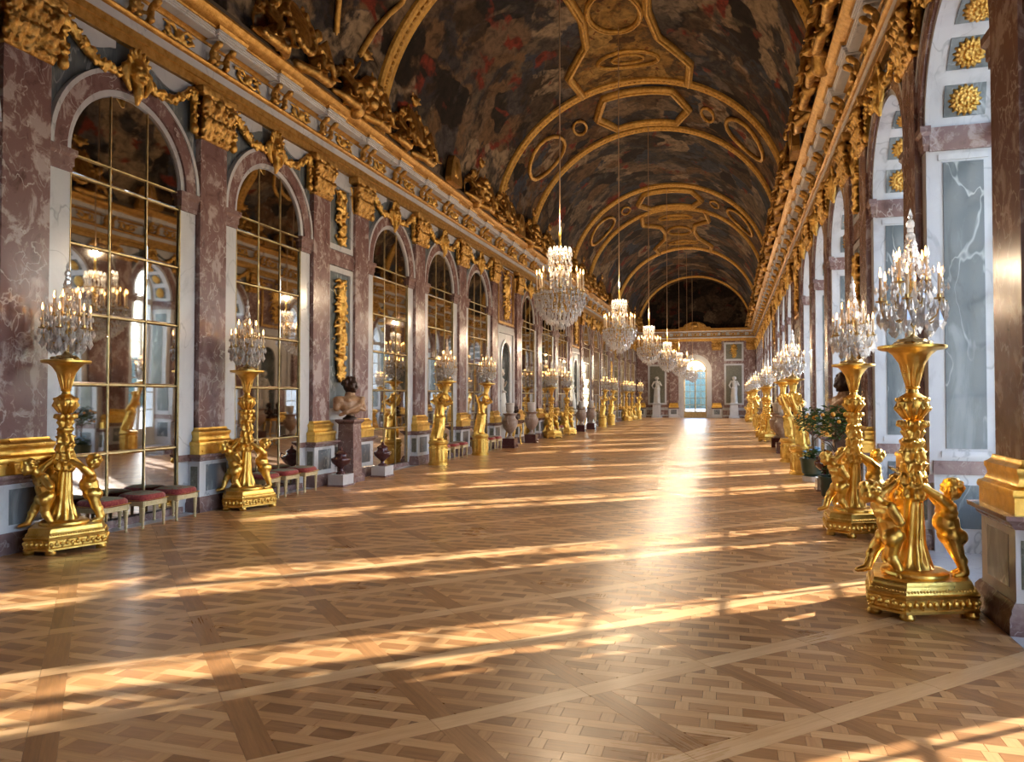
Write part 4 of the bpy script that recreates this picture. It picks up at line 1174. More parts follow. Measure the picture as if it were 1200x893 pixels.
# ------------------------------------------------------------------ torchere with one leaning figure on a drum
def nymph():
    mb = MB(); rnd = random.Random(4)
    # leans along +x; drum top at z = .66
    hip = V((.06, 0, 1.22)); sh = V((.17, .02, 1.60)); hd = V((.21, -.04, 1.78))
    mb.chain([hip + V((-.01, -.075, 0)), V((.02, -.11, .96)), V((-.06, -.09, .72))], [.10, .075, .05])
    mb.chain([hip + V((-.01, .075, 0)), V((-.02, .09, .95)), V((-.12, .08, .72))], [.10, .075, .05])
    for s_, x in ((-.09, -.06), (.08, -.12)): mb.chain([(x, s_, .70), (x + .05, s_ - .03, .685), (x + .11, s_ - .05, .68)], [.04, .035, .025])
    mb.cap(hip, hip.lerp(sh, .45), .125, .098); mb.cap(hip.lerp(sh, .45), hip.lerp(sh, .85), .098, .115)
    mb.cap(sh + V((0, -.13, 0)), sh + V((0, .13, .02)), .06, .06)
    for s_ in (-1, 1): mb.ell(hip.lerp(sh, .75) + V((.085, s_ * .055, 0)), .055); mb.ell(hip + V((-.06, s_ * .06, -.02)), .085)
    mb.cap(sh, hd, .052, .048); head(mb, hd, .10, (.6, -.8, .05), V((.1, 0, 1)), 'long', 8)
    # arms lift the horn of plenty
    mb.chain([sh + V((0, -.14, 0)), V((.26, -.24, 1.66)), V((.33, -.06, 1.82))], [.055, .045, .032]); hand(mb, (.33, -.06, 1.82), (.1, .4, .9), (1, 0, 0), .10)
    mb.chain([sh + V((0, .14, .02)), V((.16, .24, 1.76)), V((.28, .10, 1.90))], [.055, .045, .032]); hand(mb, (.28, .10, 1.90), (.5, -.4, .8), (1, 0, 0), .10)
    # drapery round the hips and legs
    for k in range(16):
        a = 2 * PI * k / 16; d = V((math.cos(a), math.sin(a), 0))
        mb.chain([hip + d * .11 + V((0, 0, .03 * math.sin(3 * a))), V((.0, 0, .98)) + d * .135, V((-.08, 0, .72)) + d * (.13 + .03 * math.sin(5 * a))], [.03, .035, .03], 6)
    mb.chain([hip + V((.1, -.08, .02)), hip + V((-.12, .02, .10)), sh + V((-.12, .08, -.05)), V((.05, .22, 1.86))], [.04, .045, .04, .03])
    # tree stump and horn
    mb.chain([(-.16, .02, .66), (-.12, .03, .9), (-.02, .04, 1.15)], [.10, .08, .05])
    mb.chain([(.20, .06, 1.62), (.27, .03, 1.82), (.33, .01, 2.02), (.35, 0, 2.14)], [.03, .06, .085, .10])
    for k in range(14):
        a = 2 * PI * k / 14; mb.ell((.35 + .10 * math.cos(a), .10 * math.sin(a), 2.13 + .02 * (k % 2)), .03, 7, 5)
    return bake(mb, .0125, 'gold', 'figure', 2, .6)
me_nymph = nymph()
me_drum = MB().lathe([(.27, 0), (.27, .04), (.255, .05), (.255, .075), (.235, .095), (.235, .53), (.25, .545), (.265, .56), (.27, .60), (.25, .62), (.25, .66), (.0, .662)], 30, cap=False).mesh('drum', 'gold')
dr = MB()
for k in range(16):
    a = 2 * PI * k / 16; c_, s_ = math.cos(a), math.sin(a)
    dr.ell((.238 * c_, .238 * s_, .49 - .04 * abs(math.sin(2 * a))), .026, 7, 5); dr.cap((.236 * c_, .236 * s_, .12), (.236 * c_, .236 * s_, .40), .012, .012, 6)
me_drel = dr.mesh('drum_relief', 'gold')
me_tray_b = MB().lathe([(.08, 2.10), (.11, 2.15), (.17, 2.19), (.25, 2.205), (.262, 2.215), (.262, 2.235), (.25, 2.24), (0, 2.24)], 28, c=(.35, 0, 0), cap=False).mesh('tray', 'gold')
def torchere_figure(name):
    t = empty(name); place('drum', me_drum, t); stuff(place('drum_relief', me_drel, t)); place('figure', me_nymph, t); place('tray', me_tray_b, t); return t

# ------------------------------------------------------------------ crystal candelabrum (girandole)
def girandole():
    rnd = random.Random(12); fr = MB(); cr = MB(); cd = []
    fr.lathe([(.15, 0), (.15, .015), (.12, .03), (.11, .05), (.06, .06), (.03, .09), (.022, .14)], 16)
    for k in range(3):
        a = 2 * PI * k / 3; fr.ell((.13 * math.cos(a), .13 * math.sin(a), .02), (.045, .045, .022), 8, 6)
    fr.lathe([(.02, .12), (.032, .17), (.016, .22), (.016, .36), (.026, .40), (.014, .44), (.014, .62), (.022, .65), (.010, .68), (.008, .92)], 10)
    for z0, rr, zc, n, off in ((.30, .255, .36, 6, 0.0), (.46, .14, .52, 4, .5)):
        for k in range(n):
            a = 2 * PI * k / n + off; d = V((math.cos(a), math.sin(a), 0)); e = V((math.cos(a + PI / n), math.sin(a + PI / n), 0))
            fr.tube([d * .015 + V((0, 0, z0)), d * rr * .3 + V((0, 0, z0 - .07)), d * rr * .62 + V((0, 0, z0 - .11)), d * rr * .92 + V((0, 0, z0 - .06)), d * rr + V((0, 0, zc))], .0085, 6)
            fr.lathe([(.012, 0), (.040, .012), (.044, .02), (.02, .022), (.018, .05)], 10, c=(d.x * rr, d.y * rr, zc)); cd.append((d.x * rr, d.y * rr, zc + .03))
            for q in range(8):
                b_ = 2 * PI * q / 8; cr.drop((d.x * rr + .042 * math.cos(b_), d.y * rr + .042 * math.sin(b_), zc + .01), .014, .10, 4, b_)
            cr.drop((d.x * rr, d.y * rr, zc - .07), .036, .16, 6); cr.drop((d.x * rr * .62, d.y * rr * .62, z0 - .11), .036, .13, 6)
            # slender crystal plume between the candles
            pr = rr * .95; fr.tube([e * rr * .3 + V((0, 0, z0)), e * pr * .8 + V((0, 0, zc - .05)), e * pr + V((0, 0, zc + .22))], .005, 5)
            for q in range(5): cr.ell(e * (pr * (.9 + .02 * q)) + V((0, 0, zc + .04 + .05 * q)), (.018 - .002 * q, .018 - .002 * q, .028), 6, 4)
            for q in range(6):
                b_ = 2 * PI * q / 6; cr.drop((e.x * pr + .04 * math.cos(b_), e.y * pr + .04 * math.sin(b_), zc + .16), .014, .07, 4, b_)
            cr.drop((e.x * pr, e.y * pr, zc + .32), .014, .10, 6); cr.drop((e.x * pr * 1.04, e.y * pr * 1.04, zc - .03), .03, .15, 6)
    for R_, z, m in ((.06, .26, 6), (.12, .25, 10), (.19, .24, 14), (.16, .34, 12), (.22, .31, 16), (.09, .44, 8)):
        for k in range(m):
            a = 2 * PI * (k + rnd.uniform(-.2, .2)) / m; cr.drop((R_ * math.cos(a), R_ * math.sin(a), z + rnd.uniform(-.02, .02)), .024 * rnd.uniform(.8, 1.3), .12 * rnd.uniform(.8, 1.2), 5, a)
    for q in range(9):
        m = 7 if q < 5 else 5
        for k in range(m):
            a = 2 * PI * k / m + q * .5; r_ = (.075, .085, .07, .06, .065, .05, .04, .035, .03)[q]; cr.drop((r_ * math.cos(a), r_ * math.sin(a), .64 + .038 * q), .019, .07, 4, a)
    for z, r_ in ((.93, .040), (.99, .028), (1.04, .036), (1.10, .018)): cr.ell((0, 0, z), (r_, r_, r_ * 1.25), 7, 5)
    cr.drop((0, 0, 1.18), .020, .10, 6)
    return fr.mesh('brass_frame', 'brass'), cr.mesh('crystal_pendant', 'crystal', flat=True), cd
gi_f, gi_c, gi_cd = girandole()
me_candle = MB().lathe([(.012, 0), (.012, .19), (.006, .195)], 8).mesh('candle', 'candle_wax')
me_flame = MB().lathe([(.003, .192), (.012, .214), (.0105, .234), (.002, .282)], 8).mesh('flame', 'flame')
cs = MB(); fl = MB()
for c in gi_cd:
    cs.lathe([(.012, 0), (.012, .19), (.006, .195)], 6, c=c); fl.lathe([(.003, .192), (.012, .214), (.0105, .234), (.002, .282)], 6, c=c)
gi_cs = cs.mesh('candle_ring', 'candle_wax'); gi_fl = fl.mesh('flame', 'flame')
def girandole_obj(loc, rz, near):
    t = empty('candelabrum', loc, rz); place('brass_frame', gi_f, t); stuff(place('crystal_pendant', gi_c, t))
    if near:
        for c in gi_cd:
            o = place('candle', me_candle, t, c); place('flame', me_flame, o)
    else:
        o = stuff(place('candle_ring', gi_cs, t)); stuff(place('flame', gi_fl, o))
    return t
# ------------------------------------------------------------------ place the torcheres
ORD = ('first', 'second', 'third', 'fourth', 'fifth', 'sixth', 'seventh', 'eighth', 'ninth', 'tenth')
tA = None; tB = None
spots = [(7.12, 'a'), (10.62, 'a'), (18.75, 'b'), (22.25, 'b'), (32.5, 'a'), (35.75, 'a'), (45.7, 'b'), (49.1, 'b'), (57.6, 'a'), (61.0, 'a'), (64.6, 'b')]
for side_, sx in (('mirror', -1), ('window', 1)):
    for i, (yy, k) in enumerate(spots):
        far = i >= 4
        if k == 'a':
            if tA is None: t = tA = torchere_putti('torchere')
            else: t = copy_tree(tA)
            t.location = (sx * (4.67 if sx < 0 else 4.46), yy, 0); t.rotation_euler = (0, 0, R(-8) if sx > 0 else R(40))
            if i == 1 and sx > 0: t.location.x = 4.54; t.rotation_euler = (0, 0, R(-2))
            t.location.y += (.24 if (sx > 0 and i == 1) else 0); top = V(t.location) + V((0, 0, 2.243))
            lab = 'gilded torchere of three putti on a hexagonal base along the %s side' % side_
        else:
            if tB is None: t = tB = torchere_figure('torchere')
            else: t = copy_tree(tB)
            t.location = (sx * 4.55, yy, 0); ang = R(70) if sx < 0 else R(115); t.rotation_euler = (0, 0, ang)
            top = V(t.location) + V((.35 * math.cos(ang), .35 * math.sin(ang), 2.243))
            lab = 'gilded torchere of one leaning draped figure on a round drum along the %s side' % side_
        grp = None
        if not far:
            lab = {('mirror', 0): 'gilded three-putti torchere by the stools, second from the bust of the mirror side',
                   ('mirror', 1): 'gilded three-putti torchere between two sets of red stools on the mirror side',
                   ('mirror', 2): 'gilded torchere of a leaning figure on a drum, mirror side, next past the bust',
                   ('mirror', 3): 'gilded torchere of a leaning figure on a drum beside the big stone urn',
                   ('window', 0): 'large gilded three-putti torchere standing close to a marble plinth by the windows',
                   ('window', 1): 'gilded three-putti torchere beside the orange tree tub on the window side',
                   ('window', 2): 'gilded torchere of a leaning figure on a drum, window side, next past the orange tree',
                   ('window', 3): 'gilded torchere of a leaning figure, window side, second past the orange tree'}[(side_, i)]
        else:
            grp = 'distant torcheres of the %s side' % side_
            lab = 'gilded %s torchere, %s from the end door on the %s side' % ('three-putti' if k == 'a' else 'leaning-figure', ORD[10 - i], side_)
        tag(t, lab, 'torchere', grp)
        gl_ = girandole_obj(top, rnd_ := (i * .37 + (0 if sx < 0 else .2)), i < 3)
        gl_.scale = (1.0, 1.0, 1.0)
        if not far:
            tag(gl_, {('mirror', 0): 'crystal candelabrum with lit candles on the torchere farthest from the mirror-side bust', ('mirror', 1): 'crystal candelabrum with lit candles on the torchere between the stool sets',
                      ('mirror', 2): 'crystal candelabrum held up by the leaning gilt figure next past the bust', ('mirror', 3): 'crystal candelabrum on the leaning gilt figure beside the big stone urn',
                      ('window', 0): 'large crystal candelabrum with lit candles before the green marble reveal', ('window', 1): 'crystal candelabrum with lit candles on the torchere beside the orange tree',
                      ('window', 2): 'crystal candelabrum on the window-side leaning figure next past the orange tree', ('window', 3): 'crystal candelabrum on the second leaning figure past the orange tree'}[(side_, i)], 'candelabrum')
        else: tag(gl_, 'crystal candelabrum on the %s torchere from the end door, %s side' % (ORD[10 - i], side_), 'candelabrum', 'distant candelabra of the %s side' % side_)

# ------------------------------------------------------------------ chandeliers
def chandelier():
    rnd = random.Random(5); fr = MB(); cr = MB(); cd = []
    # local origin at the lowest crystal; candle ring at z = .66
    fr.lathe([(.02, .15), (.03, .3), (.05, .45), (.03, .6), (.05, .72), (.025, .85), (.04, 1.0), (.02, 1.2), (.015, 1.55)], 10)
    for R_, z in ((.44, .60), (.30, .36), (.17, 1.40), (.20, 1.15)):
        fr.tube([(R_ * math.cos(2 * PI * k / 24), R_ * math.sin(2 * PI * k / 24), z) for k in range(24)], .010, 6, True)
    n = 14
    for k in range(n):
        a = 2 * PI * k / n; d = V((math.cos(a), math.sin(a), 0)); R_ = .43 if k % 2 == 0 else .38; z = .66 if k % 2 == 0 else .70
        fr.tube([d * .04 + V((0, 0, .55)), d * .2 + V((0, 0, .48)), d * R_ * .9 + V((0, 0, .52)), d * R_ + V((0, 0, z))], .011, 6)
        fr.lathe([(.012, 0), (.045, .012), (.048, .02), (.02, .024), (.018, .05)], 8, c=(d.x * R_, d.y * R_, z)); cd.append((d.x * R_, d.y * R_, z + .03))
        for q in range(6):
            b_ = 2 * PI * q / 6; cr.drop((d.x * R_ + .046 * math.cos(b_), d.y * R_ + .046 * math.sin(b_), z + .01), .015, .09, 4, b_)
    for ring_, (R_, z, m, s_, hh) in enumerate(((.45, .62, 34, .024, .13), (.45, .54, 34, .024, .14), (.41, .46, 30, .026, .14), (.36, .38, 28, .026, .14), (.30, .30, 24, .028, .14), (.24, .23, 18, .028, .13), (.16, .17, 12, .03, .12), (.07, .12, 6, .03, .12), (.34, .60, 26, .024, .13), (.24, .60, 20, .024, .14))):
        for k in range(m):
            a = 2 * PI * (k + rnd.uniform(-.2, .2)) / m; cr.drop((R_ * math.cos(a), R_ * math.sin(a), z + rnd.uniform(-.02, .02)), s_ * rnd.uniform(.8, 1.2), hh * rnd.uniform(.85, 1.15), 5, rnd.random() * 3)
    for ring_, (R_, z, m) in enumerate(((.20, 1.50, 16), (.22, 1.42, 18), (.20, 1.34, 16), (.21, 1.26, 16), (.19, 1.17, 14), (.15, 1.08, 12), (.16, .99, 12), (.18, .90, 12), (.20, .80, 14), (.12, 1.52, 10))):
        for k in range(m):
            a = 2 * PI * (k + rnd.uniform(-.2, .2)) / m; cr.drop((R_ * math.cos(a), R_ * math.sin(a), z), .024 * rnd.uniform(.8, 1.2), .12 * rnd.uniform(.8, 1.2), 5, rnd.random() * 3)
    cr.ell((0, 0, .06), (.055, .055, .06), 8, 6)
    return fr.mesh('brass_frame', 'brass'), cr.mesh('crystal_pendant', 'crystal', flat=True), cd
ch_f, ch_c, ch_cd = chandelier()
me_ccandle = MB().lathe([(.014, 0), (.014, .29), (.007, .295)], 8).mesh('candle', 'candle_wax')
me_cflame = MB().lathe([(.003, .292), (.015, .318), (.0125, .342), (.002, .39)], 8).mesh('flame', 'flame')
cs = MB(); fl = MB()
for c in ch_cd:
    cs.lathe([(.014, 0), (.014, .29), (.007, .295)], 6, c=c); fl.lathe([(.003, .292), (.015, .318), (.0125, .342), (.002, .39)], 6, c=c)
ch_cs = cs.mesh('candle_ring', 'candle_wax'); ch_fl = fl.mesh('flame', 'flame')
CHY = [13.3, 20.9, 28.9, 37.6, 46.6, 55.4, 63.5]
for i, yy in enumerate(CHY):
    t = empty('chandelier', (0, yy, 3.03))
    place('brass_frame', ch_f, t); stuff(place('crystal_pendant', ch_c, t))
    if i <= 2:
        for c in ch_cd: o = place('candle', me_ccandle, t, c); place('flame', me_cflame, o)
    else:
        o = stuff(place('candle_ring', ch_cs, t)); stuff(place('flame', ch_fl, o))
    top = VZ + VB - 3.03
    MB().tube([(0, 0, 1.72), (0, 0, top)], .013, 8).build('suspension_cord', 'cord', t)
    MB().lathe([(.012, 1.5), (.03, 1.56), (.02, 1.62), (.028, 1.70), (.02, 1.78), (.012, 1.80)], 10).build('gilt_hook', 'gold', t)
    if i == 6:
        lab = 'crystal chandelier hanging right before the bright end door'
        tag(t, lab, 'chandelier')
    else: tag(t, 'crystal chandelier with a ring of lit candles, %s in the row from the end door' % ORD[6 - i], 'chandelier')
    ld = bpy.data.lights.new('chandelier_glow', 'POINT'); ld.energy = CH_W; ld.color = (1.0, .76, .50); ld.shadow_soft_size = .045
    lo = bpy.data.objects.new('chandelier_glow', ld); COL.objects.link(lo); lo.parent = t; lo.location = (0, 0, 1.92)

# ------------------------------------------------------------------ stools
st_w = .225; st_seat = .375
def stool_obj():
    t = empty('stool')
    rail = MB()
    for a in ((-st_w, st_w, -st_w, -st_w + .035), (-st_w, st_w, st_w - .035, st_w), (-st_w, -st_w + .035, -st_w, st_w), (st_w - .035, st_w, -st_w, st_w)): rail.box(a[0], a[1], a[2], a[3], st_seat - .07, st_seat + .0)
    rail.build('seat_rail', 'paint_cream', t)
    leg = MB().lathe([(.018, 0), (.022, .02), (.014, .035), (.017, .06), (.025, .22), (.029, .28), (.022, .29), (.034, .30), (.034, st_seat - .005)], 10).mesh('leg', 'paint_cream')
    for sx in (-1, 1):
        for sy in (-1, 1): place('leg', leg, t, (sx * (st_w - .03), sy * (st_w - .03), 0))
    q = MB(); m = 10; vs = []; fs = []
    for j, (o_, z) in enumerate(((.01, st_seat - .002), (.02, st_seat + .03), (.012, st_seat + .065), (-.01, st_seat + .085))):
        for k in range(24):
            a = 2 * PI * k / 24; e = 5; ca, sa = math.cos(a), math.sin(a); s_ = (abs(ca) ** e + abs(sa) ** e) ** (-1 / e); vs.append(((st_w + o_) * s_ * ca, (st_w + o_) * s_ * sa, z))
    for j in range(3):
        for k in range(24): fs.append((j * 24 + k, j * 24 + (k + 1) % 24, (j + 1) * 24 + (k + 1) % 24, (j + 1) * 24 + k))
    fs.append(tuple(range(23, -1, -1))); q.add(vs, fs)
    cu = q.build('cushion', 'velvet_red', t, angle=70)
    q = MB(); vs = []; fs = []
    for j, (w_, z) in enumerate(((st_w - .008, st_seat + .083), (st_w * .8, st_seat + .098), (st_w * .4, st_seat + .106))):
        for k in range(24):
            a = 2 * PI * k / 24; e = 5; ca, sa = math.cos(a), math.sin(a); s_ = (abs(ca) ** e + abs(sa) ** e) ** (-1 / e); vs.append((w_ * s_ * ca, w_ * s_ * sa, z))
    for j in range(2):
        for k in range(24): fs.append((j * 24 + k, j * 24 + (k + 1) % 24, (j + 1) * 24 + (k + 1) % 24, (j + 1) * 24 + k))
    fs.append(tuple(48 + k for k in range(24))); fs.append(tuple(range(23, -1, -1)))
    q.add(vs, fs).build('cushion_top', 'tapestry', cu, angle=70)
    tr_ = MB().tube([((st_w + .012) * sx, (st_w + .012) * sy, st_seat + .012) for sx, sy in ((-1, -1), (1, -1), (1, 1), (-1, 1))], .008, 6, True); tr_.build('gilt_trim', 'gold', cu)
    return t
st0 = stool_obj(); first = True
def stool(x, yy, label, group):
    global first
    t = st0 if first else copy_tree(st0); first = False
    t.location = (x, yy, 0); tag(t, label, 'stool', group)
for k, yy in enumerate((7.97, 8.66, 9.31)): stool(-4.955, yy, ('red cushioned cream stool right beside the torchere farthest from the bust', 'red cushioned cream stool, middle of the three farthest from the bust', 'red cushioned cream stool, third of its set, two arches from the bust')[k], 'stools before the far mirror')
for k, yy in enumerate((11.46, 12.08, 12.72)): stool(-4.955, yy, ('red cushioned cream stool of the bust-side set, closest to the torchere', 'red cushioned cream stool in the middle of the bust-side set', 'red cushioned cream stool closest to the porphyry urn')[k], 'stools before the bust-side mirror')
for k, yy in enumerate((19.75, 20.5, 21.2)): stool(-4.88, yy, 'red cushioned stool between the two leaning gilt figures, ' + ('closest to the bust', 'in the middle of its three', 'closest to the end door')[k], 'stools between the leaning figures')
for k, yy in enumerate((23.3, 24.0, 24.7)): stool(-4.88, yy, 'red cushioned stool between leaning figure and stone urn, ' + ('closest to the bust', 'in the middle of its three', 'closest to the end door')[k], 'stools by the stone urn')
for k, yy in enumerate((33.4, 34.1, 34.8)): stool(-4.88, yy, 'red cushioned stool between two distant putti torcheres, ' + ('closest to the bust', 'in the middle of its three', 'closest to the end door')[k], 'stools between the distant putti torcheres')

# ------------------------------------------------------------------ busts, urns, consoles, statues, plants
def bust_mesh(seed, skin):
    hb = MB(); head(hb, (0, 0, .47), .105, (1, .2, 0), V((0, 0, 1)), 'curls' if seed % 2 else 'long', seed); hb.cap((0, 0, .33), (0, 0, .44), .06, .058)
    db = MB()
    db.cap((-.01, -.17, .24), (-.01, .17, .24), .085, .085); db.ell((.02, 0, .20), (.12, .20, .14)); db.cap((0, 0, .06), (0, 0, .2), .05, .10); db.cap((0, 0, .26), (0, 0, .33), .085, .075)
    for k in range(7):
        t = k / 6; db.chain([(-.06, -.22 + .12 * t, .27 - .03 * t), (.10, -.12 + .16 * t, .27 - .10 * t), (.10, .10 + .08 * t, .17 - .05 * t)], [.025, .028, .022], 6)
    db.chain([(-.02, -.20, .25), (.0, -.235, .16)], [.07, .05]); db.chain([(-.02, .20, .25), (.0, .235, .16)], [.07, .05])
    db.chain([(.08, .16, .28), (.13, .02, .19), (.09, -.14, .10), (.03, -.2, .06)], [.04, .04, .035, .02])
    return bake(hb, .010, skin, 'head', 1, .7), bake(db, .010, 'stone_tan', 'drapery', 1, .7)
me_socle = MB().lathe([(.10, 0), (.10, .02), (.07, .035), (.045, .06), (.05, .085)], 18).mesh('socle', 'bronze_dark')
def bust(loc, rz, seed, label, group=None, scale=1.35, skin='bronze_dark', dm=None):
    t = tag(empty('bust', loc, rz), label, 'bust', group); t.scale = (scale,) * 3
    h_, d_ = bust_mesh(seed, skin)
    place('head', h_, t); o = place('drapery', d_, t)
    if dm: d_.materials[0] = M[dm]
    place('socle', me_socle, t); return t
def pedestal(loc, rz, hgt, label, group=None, w_=.19, mat='marble_mauve'):
    t = tag(empty('pedestal', loc, rz), label, 'pedestal', group)
    def sq(prof): 
        mb = MB(); vs = []; fs = []
        for r_, z in prof: vs += [(-r_, -r_, z), (r_, -r_, z), (r_, r_, z), (-r_, r_, z)]
        for i in range(len(prof) - 1):
            for k in range(4): fs.append((i * 4 + k, i * 4 + (k + 1) % 4, i * 4 + 4 + (k + 1) % 4, i * 4 + 4 + k))
        fs += [(3, 2, 1, 0), tuple(len(vs) - 4 + k for k in range(4))]; return mb.add(vs, fs)
    sq([(w_ * 1.25, 0), (w_ * 1.25, .12), (w_ * 1.05, .16)]).build('base_block', mat, t)
    sq([(w_, .16), (w_ * .92, hgt - .10)]).build('shaft', mat, t)
    sq([(w_ * .92, hgt - .10), (w_ * 1.12, hgt - .06), (w_ * 1.2, hgt - .045), (w_ * 1.2, hgt)]).build('top_slab', mat, t)
    return t
def urn_parts(s=1.0):
    body = MB().lathe([(.05, .0), (.10, .0), (.10, .03), (.05, .06), (.04, .10), (.09, .15), (.17, .21), (.20, .27), (.205, .30), (.20, .315), (.16, .335), (.12, .36), (.11, .40)], 24).mesh('urn_body', 'porphyry')
    lid = MB().lathe([(.125, .40), (.13, .415), (.10, .44), (.06, .47), (.03, .48), (.035, .50), (.02, .53), (.004, .56)], 20).mesh('lid', 'porphyry')
    hd = MB()
    for s_ in (-1, 1): hd.tube([(0, s_ * .19, .28), (0, s_ * .26, .33), (0, s_ * .24, .40), (0, s_ * .16, .37)], .014, 7)
    return body, lid, hd.mesh('handle', 'porphyry')
ub, ul, uh = urn_parts()
def urn(x, yy, label):
    t = tag(empty('porphyry_urn', (x, yy, .24), R(30)), label, 'urn'); place('urn_body', ub, t); place('lid', ul, t); place('handle', uh, t)
    blk = MB(); blk.box(-.17, .17, -.22, .22, 0, .24); b0 = blk.build('urn_block', 'marble_white'); b0.location = (x, yy, 0)
    MB().box(-.185, .185, -.235, .235, 0, .035).build('block_foot', 'marble_mauve', b0)
    tag(b0, 'white marble block under ' + label, 'plinth')
def lefty(s): return s
urn(-4.66, 13.72, 'dark red porphyry urn beside the stools, mirror side')
urn(-4.66, 15.62, 'dark red porphyry urn past the bust, mirror side')
urn(4.72, 15.62, 'dark red porphyry urn past the bust, window side')
pedestal((-4.86, 14.45, 0), 0, 1.33, 'tapered mauve marble pedestal under the bronze-headed bust, mirror side')
bust((-4.86, 14.45, 1.33), R(-20), 3, 'bust with dark bronze head and brown draped shoulders, mirror side', None, 1.55)
pedestal((4.93, 14.62, 0), PI, 1.33, 'tapered mauve marble pedestal under the dark bust, window side')
bust((4.93, 14.62, 1.33), R(200), 5, 'bust with dark bronze head and brown draped shoulders, window side', None, 1.55)
# big stone urns flanking the niches
def big_urn(x, yy, label, group):
    t = tag(empty('stone_urn', (x, yy, 0)), label, 'urn', group)
    MB().rect_lathe([(.02, 0), (.02, .08), (0, .10), (0, .34)], .22, .44, 0, -.22).build('urn_block', 'porphyry', t)
    MB().lathe([(.14, .34), (.14, .38), (.07, .42), (.06, .50), (.14, .58), (.24, .72), (.28, .88), (.27, .98), (.20, 1.06), (.19, 1.14), (.26, 1.20), (.27, 1.23)], 24).build('urn_body', 'stone_urn', t)
    hd = MB()
    for s_ in (-1, 1): hd.tube([(0, s_ * .26, .85), (0, s_ * .35, .98), (0, s_ * .33, 1.10), (0, s_ * .21, 1.12)], .022, 8)
    hd.build('handle', 'stone_urn', t)
    MB().lathe([(.10, 1.22), (.10, 1.25), (.13, 1.28), (.15, 1.34), (.15, 1.52), (.17, 1.58), (.15, 1.60), (0, 1.61)], 20).build('white_liner', 'statue_marble', t)
def console(x, yy, rz, label, group):
    t = tag(empty('console_table', (x, yy, 0), rz), label, 'table', group)
    MB().rect_lathe([(.0, .80), (.02, .82), (.02, .86)], .55, .42).build('marble_top', 'porphyry', t)
    MB().box(.02, .40, -.52, .52, .70, .80).build('apron', 'gold_relief', t)
    lg = MB().tube([(0, 0, .70), (.03, 0, .55), (-.02, 0, .30), (.01, 0, .08), (.03, 0, 0)], [.045, .04, .028, .03, .04], 8).mesh('leg', 'gold_relief')
    for a in (.06, .36):
        for c in (-.46, .46): place('leg', lg, t, (a, c, 0))
    MB().tube([(.06, -.46, .12), (.2, 0, .18), (.06, .46, .12)], .02, 7).build('stretcher', 'gold_relief', t)
for ni, yy in enumerate(NIC):
    for sx in (-1, 1):
        sd = 'mirror side' if sx < 0 else 'window side'; wh = 'the first niche' if ni == 0 else 'the farther niche'
        for q in (-1, 1): big_urn(sx * 4.60, yy + q * 1.5, 'brown stone urn with white liner, %s of %s, %s' % ('bust side' if q < 0 else 'end-door side', wh, sd), 'stone urns at %s, %s' % (wh, sd))
        console(sx * (XW - .13), yy, 0 if sx < 0 else PI, 'gilt console table with porphyry top at %s, %s' % (wh, sd), None)
        for q in (-1, 1): bust((sx * (XW - .34), yy + q * .34, .863), 0 if sx < 0 else PI, 7 + q, 'small bronze console bust toward the %s at %s, %s' % ('pedestal bust' if q < 0 else 'end door', wh, sd), 'console busts at %s, %s' % (wh, sd), 1.0, 'bronze_dark', 'bronze_dark')
def statue_mesh(seed):
    mb = MB(); rnd = random.Random(seed)
    mb.box(-.22, .22, -.22, .22, 0, .06)
    hip = V((0, .03, .98)); sh = V((0, 0, 1.42)); hd = V((.02, .02, 1.64))
    mb.chain([hip + V((0, -.09, 0)), (.06, -.12, .52), (0, -.12, .1)], [.11, .08, .05]); mb.chain([hip + V((0, .09, 0)), (0, .12, .52), (0, .11, .1)], [.11, .08, .05])
    for s_ in (-1, 1): mb.cap((0, s_ * .12, .08), (.13, s_ * .14, .075), .04, .03)
    mb.cap(hip, hip.lerp(sh, .5), .14, .115); mb.cap(hip.lerp(sh, .5), hip.lerp(sh, .9), .115, .13); mb.cap(sh + V((0, -.16, 0)), sh + V((0, .16, 0)), .065, .065)
    mb.cap(sh, hd, .055, .05); head(mb, hd, .105, (1, .3, 0), V((0, 0, 1)), 'long', seed)
    mb.chain([sh + V((0, -.18, 0)), (.05, -.30, 1.18), (.18, -.22, 1.02)], [.06, .05, .035]); hand(mb, (.18, -.22, 1.02), (.8, .3, -.3), (0, 1, 0), .11)
    mb.chain([sh + V((0, .18, 0)), (.04, .30, 1.2), (.16, .14, 1.32)], [.06, .05, .035]); hand(mb, (.16, .14, 1.32), (.4, -.8, .2), (1, 0, 0), .11)
    for k in range(18):
        a = 2 * PI * k / 18; d = V((math.cos(a), math.sin(a), 0)); mb.chain([hip + d * .13, V((0, 0, .5)) + d * (.17 + .02 * math.sin(4 * a)), V((0, 0, .08)) + d * (.19 + .03 * math.sin(5 * a))], [.035, .035, .03], 6)
    mb.chain([(.1, -.12, 1.0), (-.02, .16, 1.1), (-.12, .16, 1.42), (.05, .2, 1.4)], [.05, .05, .05, .04])
    return bake(mb, .018, 'statue_marble', 'statue', 1, .6)
me_stat = [statue_mesh(3), statue_mesh(8)]
for ni, yy in enumerate(NIC):
    for sx in (-1, 1):
        o = place('statue', me_stat[ni], None, (sx * (XW + .18), yy, .852), 0 if sx < 0 else PI, 1.15)
        tag(o, 'white marble draped statue inside %s, %s' % ('the first niche' if ni == 0 else 'the farther niche', 'mirror side' if sx < 0 else 'window side'), 'statue')
